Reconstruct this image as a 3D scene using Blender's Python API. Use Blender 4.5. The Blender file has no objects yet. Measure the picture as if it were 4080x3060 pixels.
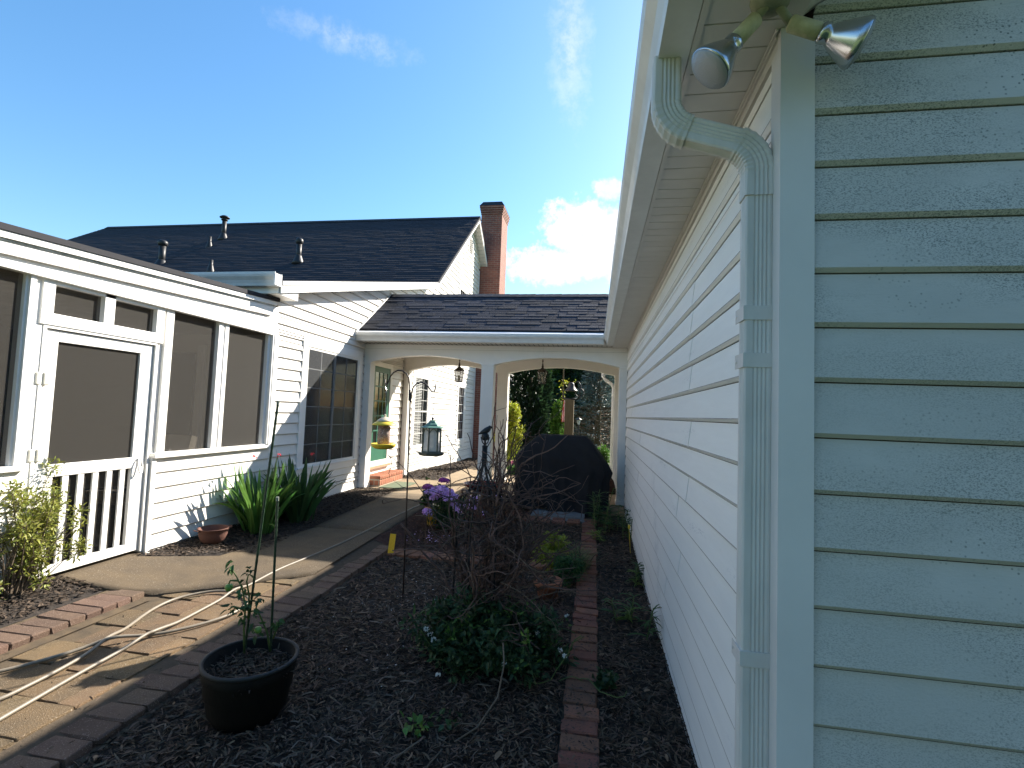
import bpy, math, random
import numpy as np
from mathutils import Matrix, Vector
random.seed(7)
rng = np.random.default_rng(11)
SC = bpy.context.scene
C = SC.collection
S = 1.133            # world units of the plan -> metres
rad = math.radians

# ------------------------------------------------------------------ camera
cd = bpy.data.cameras.new('camera')
cam = bpy.data.objects.new('camera', cd)
C.objects.link(cam)
R = ((0.98596091, 0.02775555, -0.16465329), (0.16261633, 0.06425569, 0.98459491), (0.03790789, -0.99754741, 0.05884009))
cam.matrix_world = Matrix(((R[0][0], -R[0][1], -R[0][2], 0), (R[1][0], -R[1][1], -R[1][2], 0),
                           (R[2][0], -R[2][1], -R[2][2], 1.5 * S), (0, 0, 0, 1)))
cd.sensor_width = 36
cd.lens = 36 * 1992 / 4080
cd.clip_start = .02
cd.clip_end = 2000
SC.camera = cam

# ------------------------------------------------------------------ light
sd = Vector((1.0, 1.31, 1.10)).normalized()
el = math.asin(sd.z)
az = math.atan2(sd.x, sd.y)
w = bpy.data.worlds.new('World')
SC.world = w
w.use_nodes = True
nt = w.node_tree
nt.nodes.clear()
def N(t, **k):
    n = nt.nodes.new(t)
    for a, b in k.items(): setattr(n, a, b)
    return n
def LK(a, b): nt.links.new(a, b)
sky = N('ShaderNodeTexSky', sky_type='NISHITA', sun_disc=False, sun_elevation=el, sun_rotation=az,
        air_density=1.3, dust_density=.7, ozone_density=2.4)
bg = N('ShaderNodeBackground')
bg.inputs[1].default_value = .075
out = N('ShaderNodeOutputWorld')
tc = N('ShaderNodeTexCoord')
sep = N('ShaderNodeSeparateXYZ')
LK(tc.outputs['Generated'], sep.inputs[0])
def MA(op, a, b=None, c=None, cl=False):
    n = N('ShaderNodeMath', operation=op, use_clamp=cl)
    for i, v in enumerate((a, b, c)):
        if v is None: continue
        if isinstance(v, (int, float)): n.inputs[i].default_value = v
        else: LK(v, n.inputs[i])
    return n.outputs[0]
def noise(scale, detail=8, rough=.6):
    n = N('ShaderNodeTexNoise')
    n.inputs['Scale'].default_value = scale
    n.inputs['Detail'].default_value = detail
    n.inputs['Roughness'].default_value = rough
    LK(tc.outputs['Generated'], n.inputs['Vector'])
    return n.outputs['Fac']
n1, n2 = noise(9), noise(26, 10, .7)
turb = MA('MULTIPLY_ADD', n2, .75, MA('MULTIPLY', n1, .55))
total = None
# cloud banks: direction centre x, z and half sizes, strength
for cx, cz, sx, sz, st in [(-.030, .348, .088, .062, 1.0), (-.085, .290, .108, .040, 1.0), (.02, .328, .065, .070, 1.0), (.02, .416, .035, .022, .8), (-.055, .605, .040, .10, .36),
                           (-.40, .585, .11, .022, .28), (-.868, .235, .02, .014, .5), (.5, .45, .2, .07, .9), (.8, .3, .15, .06, .9), (-.3, .35, .001, .001, .0)]:
    a = MA('DIVIDE', MA('SUBTRACT', sep.outputs[0], cx), sx)
    b = MA('DIVIDE', MA('SUBTRACT', sep.outputs[2], cz), sz)
    d = MA('ADD', MA('POWER', MA('ABSOLUTE', a), 2.0), MA('POWER', MA('ABSOLUTE', b), 2.0))
    m = MA('MULTIPLY_ADD', MA('SQRT', d), -.55, turb)
    m = MA('MULTIPLY', MA('SUBTRACT', m, .08), 6.5 if st > .6 else 1.6, None, True)
    m = MA('MULTIPLY', m, st)
    if st <= .6: m = MA('MULTIPLY', m, MA('MULTIPLY_ADD', n2, 4.5, -1.5, True))
    m = MA('MULTIPLY', m, MA('GREATER_THAN', sep.outputs[1], -.2))
    total = m if total is None else MA('MAXIMUM', total, m)
shade = MA('MULTIPLY_ADD', n2, 5.2, 1.9)
comb = N('ShaderNodeCombineColor')
LK(MA('MULTIPLY', shade, 1.0), comb.inputs[0]); LK(MA('MULTIPLY', shade, 1.01), comb.inputs[1]); LK(MA('MULTIPLY', shade, 1.05), comb.inputs[2])
skc = N('ShaderNodeHueSaturation')
skc.inputs['Saturation'].default_value = 1.2
skc.inputs['Hue'].default_value = .497
tint = N('ShaderNodeMix', data_type='RGBA', blend_type='MULTIPLY')
tint.inputs[0].default_value = 1; tint.inputs[7].default_value = (.93, .98, 1.04, 1)
LK(sky.outputs[0], tint.inputs[6]); LK(tint.outputs[2], skc.inputs['Color'])
mx = N('ShaderNodeMix', data_type='RGBA')
LK(total, mx.inputs[0]); LK(skc.outputs[0], mx.inputs[6]); LK(comb.outputs[0], mx.inputs[7])
LK(mx.outputs[2], bg.inputs[0]); LK(bg.outputs[0], out.inputs[0])

sl = bpy.data.lights.new('sun', 'SUN')
sl.energy = 4.6
sl.angle = rad(.53)
sl.color = (1.0, .93, .82)
sun = bpy.data.objects.new('sun', sl)
C.objects.link(sun)
sun.rotation_euler = sd.to_track_quat('Z', 'Y').to_euler()
sun.location = (5, 5, 20)
vs = SC.view_settings
vs.view_transform = 'Standard'
vs.look = 'None'
vs.gamma = 1
vs.use_curve_mapping = False
vs.exposure = 1.75
SC.cycles.max_bounces = 8
SC.cycles.diffuse_bounces = 5
SC.cycles.transparent_max_bounces = 12

# ------------------------------------------------------------------ materials
MATS = {}
def mat(name, col, rough=.7, var=0, vscale=8, col2=None, bump=0, bscale=60, stretch=None, rnd=None, rndamt=.0, metal=0, spec=.4,
        trans=0, alpha=None, speck=None, coat=0, hue=0, lichen=False, smudge=False):
    """col / col2 mixed by noise; rnd 'island' or 'object' varies value; speck=(colour, scale, threshold, maskscale, lo, hi)"""
    if name in MATS: return MATS[name]
    m = bpy.data.materials.new(name)
    MATS[name] = m
    m.use_nodes = True
    t = m.node_tree
    b = t.nodes['Principled BSDF']
    def nn(ty, **k):
        n = t.nodes.new(ty)
        for a, c in k.items(): setattr(n, a, c)
        return n
    L = t.links.new
    b.inputs['Roughness'].default_value = rough
    b.inputs['Metallic'].default_value = metal
    b.inputs['Specular IOR Level'].default_value = spec
    if coat: b.inputs['Coat Weight'].default_value = coat
    geo = nn('ShaderNodeNewGeometry')
    vec = geo.outputs['Position']
    if stretch:
        mp = nn('ShaderNodeMapping'); mp.inputs['Scale'].default_value = stretch
        L(vec, mp.inputs[0]); vec = mp.outputs[0]
    def noi(sc, det=4, ro=.6, v=None):
        n = nn('ShaderNodeTexNoise'); n.inputs['Scale'].default_value = sc
        n.inputs['Detail'].default_value = det; n.inputs['Roughness'].default_value = ro
        L(v or vec, n.inputs['Vector']); return n.outputs['Fac']
    def rampf(f, lo, hi):
        n = nn('ShaderNodeMapRange'); n.inputs[1].default_value = lo; n.inputs[2].default_value = hi
        L(f, n.inputs[0]); return n.outputs[0]
    def mixc(f, a, c, mode='MIX'):
        n = nn('ShaderNodeMix', data_type='RGBA', blend_type=mode)
        for s_, v in ((0, f), (6, a), (7, c)):
            if isinstance(v, (int, float)): n.inputs[s_].default_value = v
            elif isinstance(v, tuple): n.inputs[s_].default_value = v + (1,) if len(v) == 3 else v
            else: L(v, n.inputs[s_])
        return n.outputs[2]
    c = tuple(col) + (1,)
    cur = None
    c2 = tuple(col2) if col2 else tuple(x * (1 - var) for x in col)
    cur = mixc(rampf(noi(vscale), .32, .68), tuple(col), c2)
    if rnd:
        src = geo.outputs['Random Per Island'] if rnd == 'island' else nn('ShaderNodeObjectInfo').outputs['Random']
        hs = nn('ShaderNodeHueSaturation')
        L(cur, hs.inputs['Color'])
        mr = nn('ShaderNodeMapRange'); mr.inputs[3].default_value = 1 - rndamt; mr.inputs[4].default_value = 1 + rndamt
        L(src, mr.inputs[0]); L(mr.outputs[0], hs.inputs['Value'])
        if hue:
            fr = nn('ShaderNodeMath', operation='FRACT'); mu = nn('ShaderNodeMath', operation='MULTIPLY'); mu.inputs[1].default_value = 17.3
            L(src, mu.inputs[0]); L(mu.outputs[0], fr.inputs[0])
            m2 = nn('ShaderNodeMapRange'); m2.inputs[3].default_value = .5 - hue; m2.inputs[4].default_value = .5 + hue
            L(fr.outputs[0], m2.inputs[0]); L(m2.outputs[0], hs.inputs['Hue'])
        cur = hs.outputs[0]
    if speck:
        sc_, ssc, th, msc, lo, hi = speck
        f1 = rampf(noi(ssc, 3, .7), th, th + .05)
        f2 = rampf(noi(msc, 3, .5), lo, hi)
        mm = nn('ShaderNodeMath', operation='MULTIPLY'); L(f1, mm.inputs[0]); L(f2, mm.inputs[1])
        cur = mixc(mm.outputs[0], cur, tuple(sc_))
    if smudge:   # old grey rub marks low on the long wall, about four metres along
        sx = nn('ShaderNodeSeparateXYZ'); L(geo.outputs['Position'], sx.inputs[0])
        def mth(op, a, b_):
            n = nn('ShaderNodeMath', operation=op)
            for i, v in enumerate((a, b_)):
                if isinstance(v, (int, float)): n.inputs[i].default_value = v
                else: L(v, n.inputs[i])
            return n.outputs[0]
        cy = mth('MULTIPLY_ADD', sx.outputs[2], .62); cy.node.inputs[2].default_value = 3.55 * S
        dy = mth('ABSOLUTE', mth('SUBTRACT', sx.outputs[1], cy), 0)
        band = rampf(dy, .16, .02)
        zz = rampf(mth('ABSOLUTE', mth('SUBTRACT', sx.outputs[2], .72), 0), .62, .40)
        f_ = mth('MULTIPLY', mth('MULTIPLY', band, zz), rampf(noi(11, 5, .7, geo.outputs['Position']), .44, .66))
        cur = mixc(mth('MULTIPLY', f_, .55), cur, (.36, .37, .38))
    if lichen:   # sparse larger spots in patches and long faint horizontal rain marks
        vo = nn('ShaderNodeTexVoronoi'); vo.inputs['Scale'].default_value = 75; L(geo.outputs['Position'], vo.inputs['Vector'])
        sp_ = rampf(vo.outputs['Distance'], .30, .16)
        mk = rampf(noi(3.1, 3, .6, geo.outputs['Position']), .44, .58)
        rn = rampf(vo.outputs['Color'], .42, .47)
        m1 = nn('ShaderNodeMath', operation='MULTIPLY'); L(sp_, m1.inputs[0]); L(mk, m1.inputs[1])
        m2_ = nn('ShaderNodeMath', operation='MULTIPLY'); L(m1.outputs[0], m2_.inputs[0]); L(rn, m2_.inputs[1])
        cur = mixc(m2_.outputs[0], cur, (.12, .14, .135))
        mp2 = nn('ShaderNodeMapping'); mp2.inputs['Scale'].default_value = (9, 9, 150); L(geo.outputs['Position'], mp2.inputs[0])
        st_ = rampf(noi(1.6, 5, .6, mp2.outputs[0]), .56, .70)
        m3 = nn('ShaderNodeMath', operation='MULTIPLY'); m3.inputs[1].default_value = .28; L(st_, m3.inputs[0])
        cur = mixc(m3.outputs[0], cur, (.33, .34, .33))
        cur = mixc(rampf(noi(.9, 4, .6, geo.outputs['Position']), .35, .75), cur, (.48, .475, .445))
    L(cur, b.inputs['Base Color'])
    if bump:
        bn = nn('ShaderNodeBump'); bn.inputs['Strength'].default_value = bump; bn.inputs['Distance'].default_value = .01
        L(noi(bscale, 5, .65), bn.inputs['Height']); L(bn.outputs[0], b.inputs['Normal'])
    if trans:
        o = t.nodes['Material Output']
        tr = nn('ShaderNodeBsdfTranslucent'); ad = nn('ShaderNodeMixShader'); ad.inputs[0].default_value = trans
        L(cur, tr.inputs[0]); L(b.outputs[0], ad.inputs[1]); L(tr.outputs[0], ad.inputs[2]); L(ad.outputs[0], o.inputs[0])
    if alpha is not None:
        b.inputs['Alpha'].default_value = alpha
    return m

VINYL = mat('white_vinyl', (.73, .70, .645), .42, var=.06, vscale=3, bump=.25, bscale=40, stretch=(1, 1, 9))
TRIMW = mat('white_trim', (.82, .795, .75), .4, var=.05, vscale=4, bump=.08, bscale=50)
PAINT = mat('white_paint', (.77, .755, .72), .45, var=.06, vscale=6, bump=.15, bscale=70, stretch=(1, 1, .3))
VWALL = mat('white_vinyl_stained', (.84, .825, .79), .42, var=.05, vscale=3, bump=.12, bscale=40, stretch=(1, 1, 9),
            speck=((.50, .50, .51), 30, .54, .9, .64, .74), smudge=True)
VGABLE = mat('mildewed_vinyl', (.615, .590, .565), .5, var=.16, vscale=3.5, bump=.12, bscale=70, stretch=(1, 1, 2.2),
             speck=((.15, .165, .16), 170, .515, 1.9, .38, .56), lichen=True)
LAPSHADE = mat('painted_lap_shade', (.44, .41, .37), .7, var=.35, vscale=14)  # darker tone painting the lap shadow line along each long wall board
SHEATH = mat('dark_sheathing', (.10, .085, .07), .9, var=.3)
CORNERV = mat('corner_vinyl', (.69, .665, .65), .4, var=.10, vscale=2, bump=.06, bscale=40)
ALGAE = mat('algae_vinyl', (.24, .25, .12), .7, var=.3, vscale=20)
GUTTER = mat('gutter_white', (.72, .71, .68), .35, var=.12, vscale=7, bump=.03, bscale=30)
DSPOUT = mat('downspout_white', (.65, .62, .59), .5, var=.16, vscale=12, bump=.05, bscale=60, stretch=(1, 1, .3))
GDIRT = mat('gutter_dirty', (.55, .55, .50), .5, col2=(.25, .27, .24), vscale=9, bump=.05)
SOFF = mat('soffit_vinyl', (.62, .59, .55), .5, var=.08, vscale=6, bump=.1, bscale=50)
SHING = mat('shingle_tab', (.019, .023, .037), .9, var=.25, vscale=30, bump=.3, bscale=240, rnd='object', rndamt=.38)
SHINGI = mat('shingle_course', (.015, .0175, .027), .92, var=.25, vscale=14, bump=.3, bscale=150, rnd='island', rndamt=.16)
SHDARK = mat('roof_felt', (.03, .03, .035), .9, var=.2)
SCREEN = mat('insect_screen', (.050, .046, .040), .9, var=.12, vscale=120, alpha=.40, bump=.3, bscale=400)
SCREENW = mat('window_screen', (.05, .055, .06), .8, var=.05, vscale=200, alpha=.32)
GLASS = mat('window_glass', (.010, .012, .014), .08, spec=.38)
INTER = mat('porch_interior', (.42, .37, .30), .9, var=.3, vscale=5)
INTERD = mat('room_dark', (.05, .05, .05), .9)
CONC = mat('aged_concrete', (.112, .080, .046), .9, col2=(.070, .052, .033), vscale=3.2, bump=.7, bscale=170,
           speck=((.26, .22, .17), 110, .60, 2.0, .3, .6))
CONCG = mat('mossy_concrete', (.24, .215, .13), .9, col2=(.17, .15, .085), vscale=5, bump=.7, bscale=170)
PAVER = mat('paver_tan', (.150, .095, .047), .92, col2=(.092, .064, .037), vscale=5, bump=.8, bscale=150, rnd='object', rndamt=.18, hue=.010,
            speck=((.32, .26, .19), 150, .60, 3, .2, .5))
PAVRED = mat('paver_red', (.135, .086, .058), .92, col2=(.10, .062, .044), vscale=7, bump=.8, bscale=150, rnd='object', rndamt=.18, hue=.01,
             speck=((.30, .22, .18), 150, .60, 3, .2, .5))
BRICKE = mat('edging_brick', (.25, .105, .066), .92, col2=(.16, .078, .055), vscale=9, bump=.8, bscale=150, rnd='object', rndamt=.22, hue=.012,
             speck=((.05, .04, .035), 60, .56, 4, .3, .55))
BRICKS = mat('step_brick', (.40, .17, .095), .85, col2=(.33, .12, .07), vscale=12, bump=.5, bscale=120, rnd='object', rndamt=.15)
MORTAR = mat('mortar', (.46, .40, .31), .95, var=.2, vscale=30, bump=.3)
JOINT = mat('joint_dirt', (.085, .062, .040), .95, var=.4, vscale=30, bump=.5, bscale=120)
JOINTT = mat('sandy_joint', (.105, .074, .042), .95, col2=(.06, .044, .028), vscale=9, bump=.6, bscale=120)
SOIL = mat('dark_soil', (.040, .031, .025), .95, var=.5, vscale=25, bump=1.0, bscale=60)
REDSOIL = mat('reddish_mulch', (.075, .036, .026), .95, var=.5, vscale=30, bump=1.0, bscale=90)
CHIP = mat('bark_chip', (.100, .070, .050), .9, var=.3, vscale=20, bump=.3, bscale=200, rnd='island', rndamt=.9, hue=.02, spec=.15)
CHIPL = mat('bark_strip', (.125, .097, .075), .9, var=.4, vscale=20, bump=.3, bscale=150, rnd='island', rndamt=.8, spec=.15)
CHIPT = mat('pale_bark_chip', (.20, .13, .08), .85, var=.4, vscale=20, rnd='island', rndamt=.5)
CHIPB = mat('brown_bark_chip', (.066, .045, .030), .85, var=.3, vscale=20, bump=.3, bscale=200, rnd='island', rndamt=.7)
PETAL = mat('white_grit', (.55, .55, .55), .8, rnd='island', rndamt=.4)
HOSE = mat('hose_vinyl', (.20, .17, .13), .45, var=.15, vscale=18, bump=.1, bscale=150)
BRASS = mat('brass', (.60, .42, .14), .3, metal=1)
STEEL = mat('bright_steel', (.62, .62, .62), .28, metal=1)
BLACKM = mat('black_iron', (.018, .018, .02), .5, var=.3, vscale=30, bump=.1)
BRONZE = mat('dark_bronze', (.045, .032, .024), .5, var=.3, vscale=30)
HOOKM = mat('rusty_black_rod', (.035, .02, .016), .5, var=.4, vscale=30)
YELP = mat('yellow_plastic', (.72, .52, .04), .45, var=.15, vscale=20)
CREAM = mat('cream_plastic', (.62, .52, .36), .5, var=.2, vscale=20)
SEED = mat('bird_seed', (.30, .11, .06), .6, col2=(.10, .05, .035), vscale=70, bump=.8, bscale=120, speck=((.55, .4, .3), 60, .57, 20, .3, .5))
CLEAR = mat('clear_tube', (.75, .72, .68), .1, alpha=.22, spec=.6)
PANE = mat('frosted_pane', (.62, .62, .60), .5, var=.15, vscale=14, alpha=.80)
GREENM = mat('green_metal', (.09, .20, .15), .45, var=.25, vscale=20, metal=.2)
GREYM = mat('sage_metal', (.15, .16, .13), .5, var=.3, vscale=20)
GREEND = mat('green_door_paint', (.025, .12, .075), .4, var=.1, vscale=5)
SHEERG = mat('lamp_glass', (.42, .40, .35), .2, alpha=.45, spec=.6, var=.3, vscale=25)
CLOTH = mat('black_cover_cloth', (.013, .013, .015), .85, var=.25, vscale=6, bump=.25, bscale=180)
SLAB = mat('grey_slab', (.17, .19, .20), .85, var=.25, vscale=10, bump=.3)
TERRA = mat('terracotta', (.33, .13, .07), .85, col2=(.24, .10, .06), vscale=12, bump=.3)
RUST = mat('rusty_iron', (.15, .065, .045), .8, col2=(.10, .045, .032), vscale=12, bump=.4)
OXB = mat('oxblood_glaze', (.22, .035, .025), .25, var=.25, vscale=10)
YPOT = mat('yellow_glaze', (.62, .36, .03), .3, col2=(.50, .27, .02), vscale=8)
YPOTD = mat('dark_glaze_pattern', (.04, .022, .015), .35)
TUB = mat('brown_black_tub', (.009, .0075, .0055), .8, spec=.2, var=.4, vscale=14, bump=.3, bscale=60, stretch=(1, 1, .4))
TUBR = mat('tub_rim', (.025, .026, .026), .7, var=.3, vscale=20)
STAKEG = mat('green_stake', (.02, .055, .025), .5, var=.5, vscale=60, bump=.5, bscale=120)
VINE = mat('woody_vine', (.14, .080, .062), .85, col2=(.075, .05, .042), vscale=20, bump=.4, bscale=120, rnd='island', rndamt=.45)
TWIG = mat('pale_twig', (.16, .12, .085), .85, var=.4, vscale=20, rnd='island', rndamt=.4)
STEMG = mat('green_stem', (.10, .15, .04), .7, var=.3, vscale=20)
POSTW = mat('weathered_post', (.13, .095, .052), .9, col2=(.075, .055, .03), vscale=8, stretch=(6, 6, .5), bump=.5, bscale=30)
SPRUCEB = mat('spruce_inner_twig', (.19, .13, .09), .9, var=.4, vscale=6, rnd='island', rndamt=.4)
def leafm(name, col, amt=.45, hue=.02, trans=.35, rough=.5, var=.25):
    return mat(name, col, rough, var=var, vscale=7, rnd='island', rndamt=amt, hue=hue, trans=trans, spec=.35)
LJAS = leafm('jasmine_leaf', (.045, .092, .036))
LJASY = leafm('young_leaf', (.12, .23, .045))
LIRIS = leafm('iris_leaf', (.10, .22, .045), .35)
LIRISD = leafm('canna_leaf', (.055, .13, .04), .35)
LAZA = leafm('azalea_leaf', (.25, .27, .055), .45, .025)
LTOM = leafm('tomato_leaf', (.05, .11, .035))
LHYD = leafm('hydrangea_leaf', (.035, .085, .025))
LPHL = leafm('phlox_leaf', (.04, .09, .03))
LLIM = leafm('lime_leaf', (.26, .32, .045), .3)
LSAG = leafm('sage_leaf', (.05, .13, .04))
LGRA = leafm('wispy_grass', (.16, .19, .07), .3)
LLIL = leafm('lily_leaf', (.055, .12, .035), .4)
LLILY = leafm('lily_leaf_young', (.15, .24, .045), .3)
LYEL = leafm('golden_leaf', (.42, .44, .04), .35, .03)
LVIN = leafm('vine_leaf', (.09, .20, .025), .5)
LCYP = leafm('cypress_leaf', (.022, .048, .020), .5)
LSPR = leafm('spruce_needle', (.15, .21, .20), .45, .03, .15)
LWOOD = leafm('woodland_leaf', (.030, .065, .028), .6)
LWOODY = leafm('woodland_leaf_bright', (.10, .19, .035), .5)  # brighter, yellower leaf for some of the far trees
LLAWN = leafm('lawn_blade', (.09, .17, .03), .4)
LILAC = mat('lilac_petal', (.74, .50, .84), .6, rnd='island', rndamt=.3, trans=.3, hue=.02)
MAGEN = mat('magenta_petal', (.46, .10, .40), .6, rnd='island', rndamt=.3, trans=.3, hue=.03)
PINK = mat('pink_petal', (.62, .20, .36), .6, rnd='island', rndamt=.3, trans=.3)
CORAL = mat('coral_petal', (.70, .08, .10), .6, trans=.3)
WHITEP = mat('white_petal', (.75, .77, .72), .6, trans=.3)
TOMF = mat('green_tomato', (.13, .26, .05), .35)
MATG = mat('green_mat', (.13, .16, .10), .95, var=.25, vscale=40, bump=.5, bscale=150)
FLAGR = mat('flag_red', (.55, .06, .06), .8, trans=.3)
FLAGW = mat('flag_white', (.75, .68, .66), .8, trans=.3)
YTAPE = mat('yellow_marker', (.80, .50, .03), .6, col2=(.70, .42, .02), vscale=60)
HOLD = mat('aged_lampholder', (.55, .50, .30), .6, col2=(.38, .35, .20), vscale=25, bump=.3)
HOLDG = mat('mouldy_box', (.33, .32, .22), .7, col2=(.20, .21, .13), vscale=25, bump=.3)
REFL = mat('silvered_bulb', (.50, .50, .52), .22, metal=.9)
LENS = mat('bulb_lens', (.34, .34, .36), .12, spec=.8, bump=.4, bscale=200)
BLIND = mat('white_blind', (.42, .42, .40), .6)
MUNT = mat('muntin_grey', (.62, .64, .64), .5)
GRASSG = mat('lawn_ground', (.085, .13, .035), .95, col2=(.06, .10, .03), vscale=1.5, bump=.6, bscale=80)

def brickmat(name, c1, c2, mo, w_, h_, msz, axis):
    m = bpy.data.materials.new(name); m.use_nodes = True
    t = m.node_tree; b = t.nodes['Principled BSDF']; b.inputs['Roughness'].default_value = .9
    g = t.nodes.new('ShaderNodeNewGeometry'); s = t.nodes.new('ShaderNodeSeparateXYZ'); c = t.nodes.new('ShaderNodeCombineXYZ')
    L = t.links.new
    L(g.outputs['Position'], s.inputs[0])
    ad = t.nodes.new('ShaderNodeMath'); ad.operation = 'ADD'
    L(s.outputs[0], ad.inputs[0]); L(s.outputs[1], ad.inputs[1])
    L(ad.outputs[0], c.inputs[0]); L(s.outputs[2], c.inputs[1])
    br = t.nodes.new('ShaderNodeTexBrick')
    br.inputs['Color1'].default_value = c1 + (1,); br.inputs['Color2'].default_value = c2 + (1,); br.inputs['Mortar'].default_value = mo + (1,)
    br.inputs['Scale'].default_value = 1; br.inputs['Mortar Size'].default_value = msz
    br.inputs['Brick Width'].default_value = w_; br.inputs['Row Height'].default_value = h_
    L(c.outputs[0], br.inputs[0])
    n = t.nodes.new('ShaderNodeTexNoise'); n.inputs['Scale'].default_value = 4; L(g.outputs['Position'], n.inputs['Vector'])
    mxx = t.nodes.new('ShaderNodeMix'); mxx.data_type = 'RGBA'; mxx.blend_type = 'MULTIPLY'; mxx.inputs[0].default_value = .5
    L(br.outputs['Color'], mxx.inputs[6]); L(n.outputs['Fac'], mxx.inputs[7])
    hs = t.nodes.new('ShaderNodeHueSaturation'); hs.inputs['Value'].default_value = 1.15; L(mxx.outputs[2], hs.inputs['Color'])
    L(hs.outputs[0], b.inputs['Base Color'])
    bp = t.nodes.new('ShaderNodeBump'); bp.inputs['Strength'].default_value = .6; bp.inputs['Distance'].default_value = .01; bp.invert = True
    L(br.outputs['Fac'], bp.inputs['Height']); L(bp.outputs[0], b.inputs['Normal'])
    return m
CHIMB = brickmat('chimney_brick', (.30, .105, .07), (.22, .075, .055), (.30, .20, .15), .23, .078, .009, 0)

# ------------------------------------------------------------------ mesh builder
def lk(o): C.objects.link(o); return o
class MB:
    def __init__(s): s.v = []; s.f = []
    def add(s, vs, fs):
        n = len(s.v); s.v += [tuple(p) for p in vs]; s.f += [tuple(i + n for i in q) for q in fs]; return s
    def box(s, x0, x1, y0, y1, z0, z1):
        v = [(x, y, z) for z in (z0, z1) for y in (y0, y1) for x in (x0, x1)]
        return s.add(v, [(0, 2, 3, 1), (4, 5, 7, 6), (0, 1, 5, 4), (2, 6, 7, 3), (0, 4, 6, 2), (1, 3, 7, 5)])
    def prism(s, poly, axis, a0, a1):
        """closed polygon (2D) extruded along an axis: 'x' poly in (y,z); 'y' poly in (x,z); 'z' poly in (x,y)"""
        def P(p, a): return {'x': (a, p[0], p[1]), 'y': (p[0], a, p[1]), 'z': (p[0], p[1], a)}[axis]
        n = len(poly)
        v = [P(p, a0) for p in poly] + [P(p, a1) for p in poly]
        ar = sum(poly[i][0] * poly[(i + 1) % n][1] - poly[(i + 1) % n][0] * poly[i][1] for i in range(n))
        f = [tuple(range(n))[::-1], tuple(range(n, 2 * n))] + [(i, (i + 1) % n, n + (i + 1) % n, n + i) for i in range(n)]
        flip = (ar < 0) != (axis == 'y')
        if flip: f = [q[::-1] for q in f]
        return s.add(v, f)
    def tube(s, pts, r, n=6, cap=True):
        P = [Vector(p) for p in pts]
        m = len(P); rr = r if isinstance(r, (list, tuple)) else [r] * m
        up = None; vs = []
        for i in range(m):
            t = (P[min(i + 1, m - 1)] - P[max(i - 1, 0)])
            t = t.normalized() if t.length > 1e-9 else Vector((0, 0, 1))
            if up is None:
                up = t.cross(Vector((0, 0, 1)))
                if up.length < .05: up = t.cross(Vector((1, 0, 0)))
                up.normalize()
            else:
                up = up - t * up.dot(t)
                up = up.normalized() if up.length > 1e-6 else t.orthogonal().normalized()
            bi = t.cross(up)
            for k in range(n):
                a = 2 * math.pi * k / n
                vs.append(P[i] + (up * math.cos(a) + bi * math.sin(a)) * rr[i])
        fs = [(i * n + k, i * n + (k + 1) % n, (i + 1) * n + (k + 1) % n, (i + 1) * n + k) for i in range(m - 1) for k in range(n)]
        if cap: fs += [tuple(range(n))[::-1], tuple((m - 1) * n + k for k in range(n))]
        return s.add(vs, fs)
    def lathe(s, prof, o=(0, 0, 0), axis=(0, 0, 1), n=24, rot=0, sx=1, sy=1, cap=True):
        ax = Vector(axis).normalized()
        q = Vector((0, 0, 1)).rotation_difference(ax)
        vs = []
        for r, z in prof:
            for k in range(n):
                a = 2 * math.pi * k / n + rot
                vs.append(q @ Vector((r * sx * math.cos(a), r * sy * math.sin(a), z)) + Vector(o))
        m = len(prof)
        fs = [(i * n + k, i * n + (k + 1) % n, (i + 1) * n + (k + 1) % n, (i + 1) * n + k) for i in range(m - 1) for k in range(n)]
        if cap: fs += [tuple(range(n))[::-1], tuple((m - 1) * n + k for k in range(n))]
        return s.add(vs, fs)
    def build(s, name, m, parent=None, smooth=False, loc=None):
        o0 = parent['_o'] if parent is not None else (loc or (0, 0, 0))
        me = bpy.data.meshes.new(name)
        o0 = tuple(o0)
        me.from_pydata([(a - o0[0], b - o0[1], c - o0[2]) for a, b, c in s.v], [], s.f)
        me.materials.append(m)
        if smooth: me.polygons.foreach_set('use_smooth', [True] * len(me.polygons))
        me.update()
        o = lk(bpy.data.objects.new(name, me))
        o['_o'] = o0
        if parent is not None: o.parent = parent
        else: o.location = o0
        return o
def npmesh(name, V, F, m, parent=None, smooth=False):
    """V (n,3), F (m,k) numpy"""
    o0 = np.array(tuple(parent['_o']) if parent is not None else (0, 0, 0))
    me = bpy.data.meshes.new(name)
    k = F.shape[1]
    me.vertices.add(len(V)); me.vertices.foreach_set('co', (V - o0).astype(np.float32).ravel())
    me.loops.add(F.size); me.loops.foreach_set('vertex_index', F.astype(np.int32).ravel())
    me.polygons.add(len(F)); me.polygons.foreach_set('loop_start', np.arange(0, F.size, k, dtype=np.int32))
    if smooth: me.polygons.foreach_set('use_smooth', np.ones(len(F), dtype=bool))
    me.materials.append(m); me.update(); me.validate()
    o = lk(bpy.data.objects.new(name, me)); o['_o'] = tuple(float(q) for q in o0)
    if parent is not None: o.parent = parent
    return o
def thing(name, loc, label, cat, group=None, kind=None):
    o = lk(bpy.data.objects.new(name, None)); o.location = loc; o['_o'] = tuple(float(q) for q in loc)
    o.empty_display_size = .1
    return tag(o, label, cat, group, kind)
def tag(o, label=None, cat=None, group=None, kind=None):
    if label: o['label'] = label
    if cat: o['category'] = cat
    if group: o['group'] = group
    if kind: o['kind'] = kind
    return o
def bev(o, w_=.004, seg=2):
    md = o.modifiers.new('bevel', 'BEVEL'); md.width = w_; md.segments = seg; md.limit_method = 'ANGLE'; return o
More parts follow.
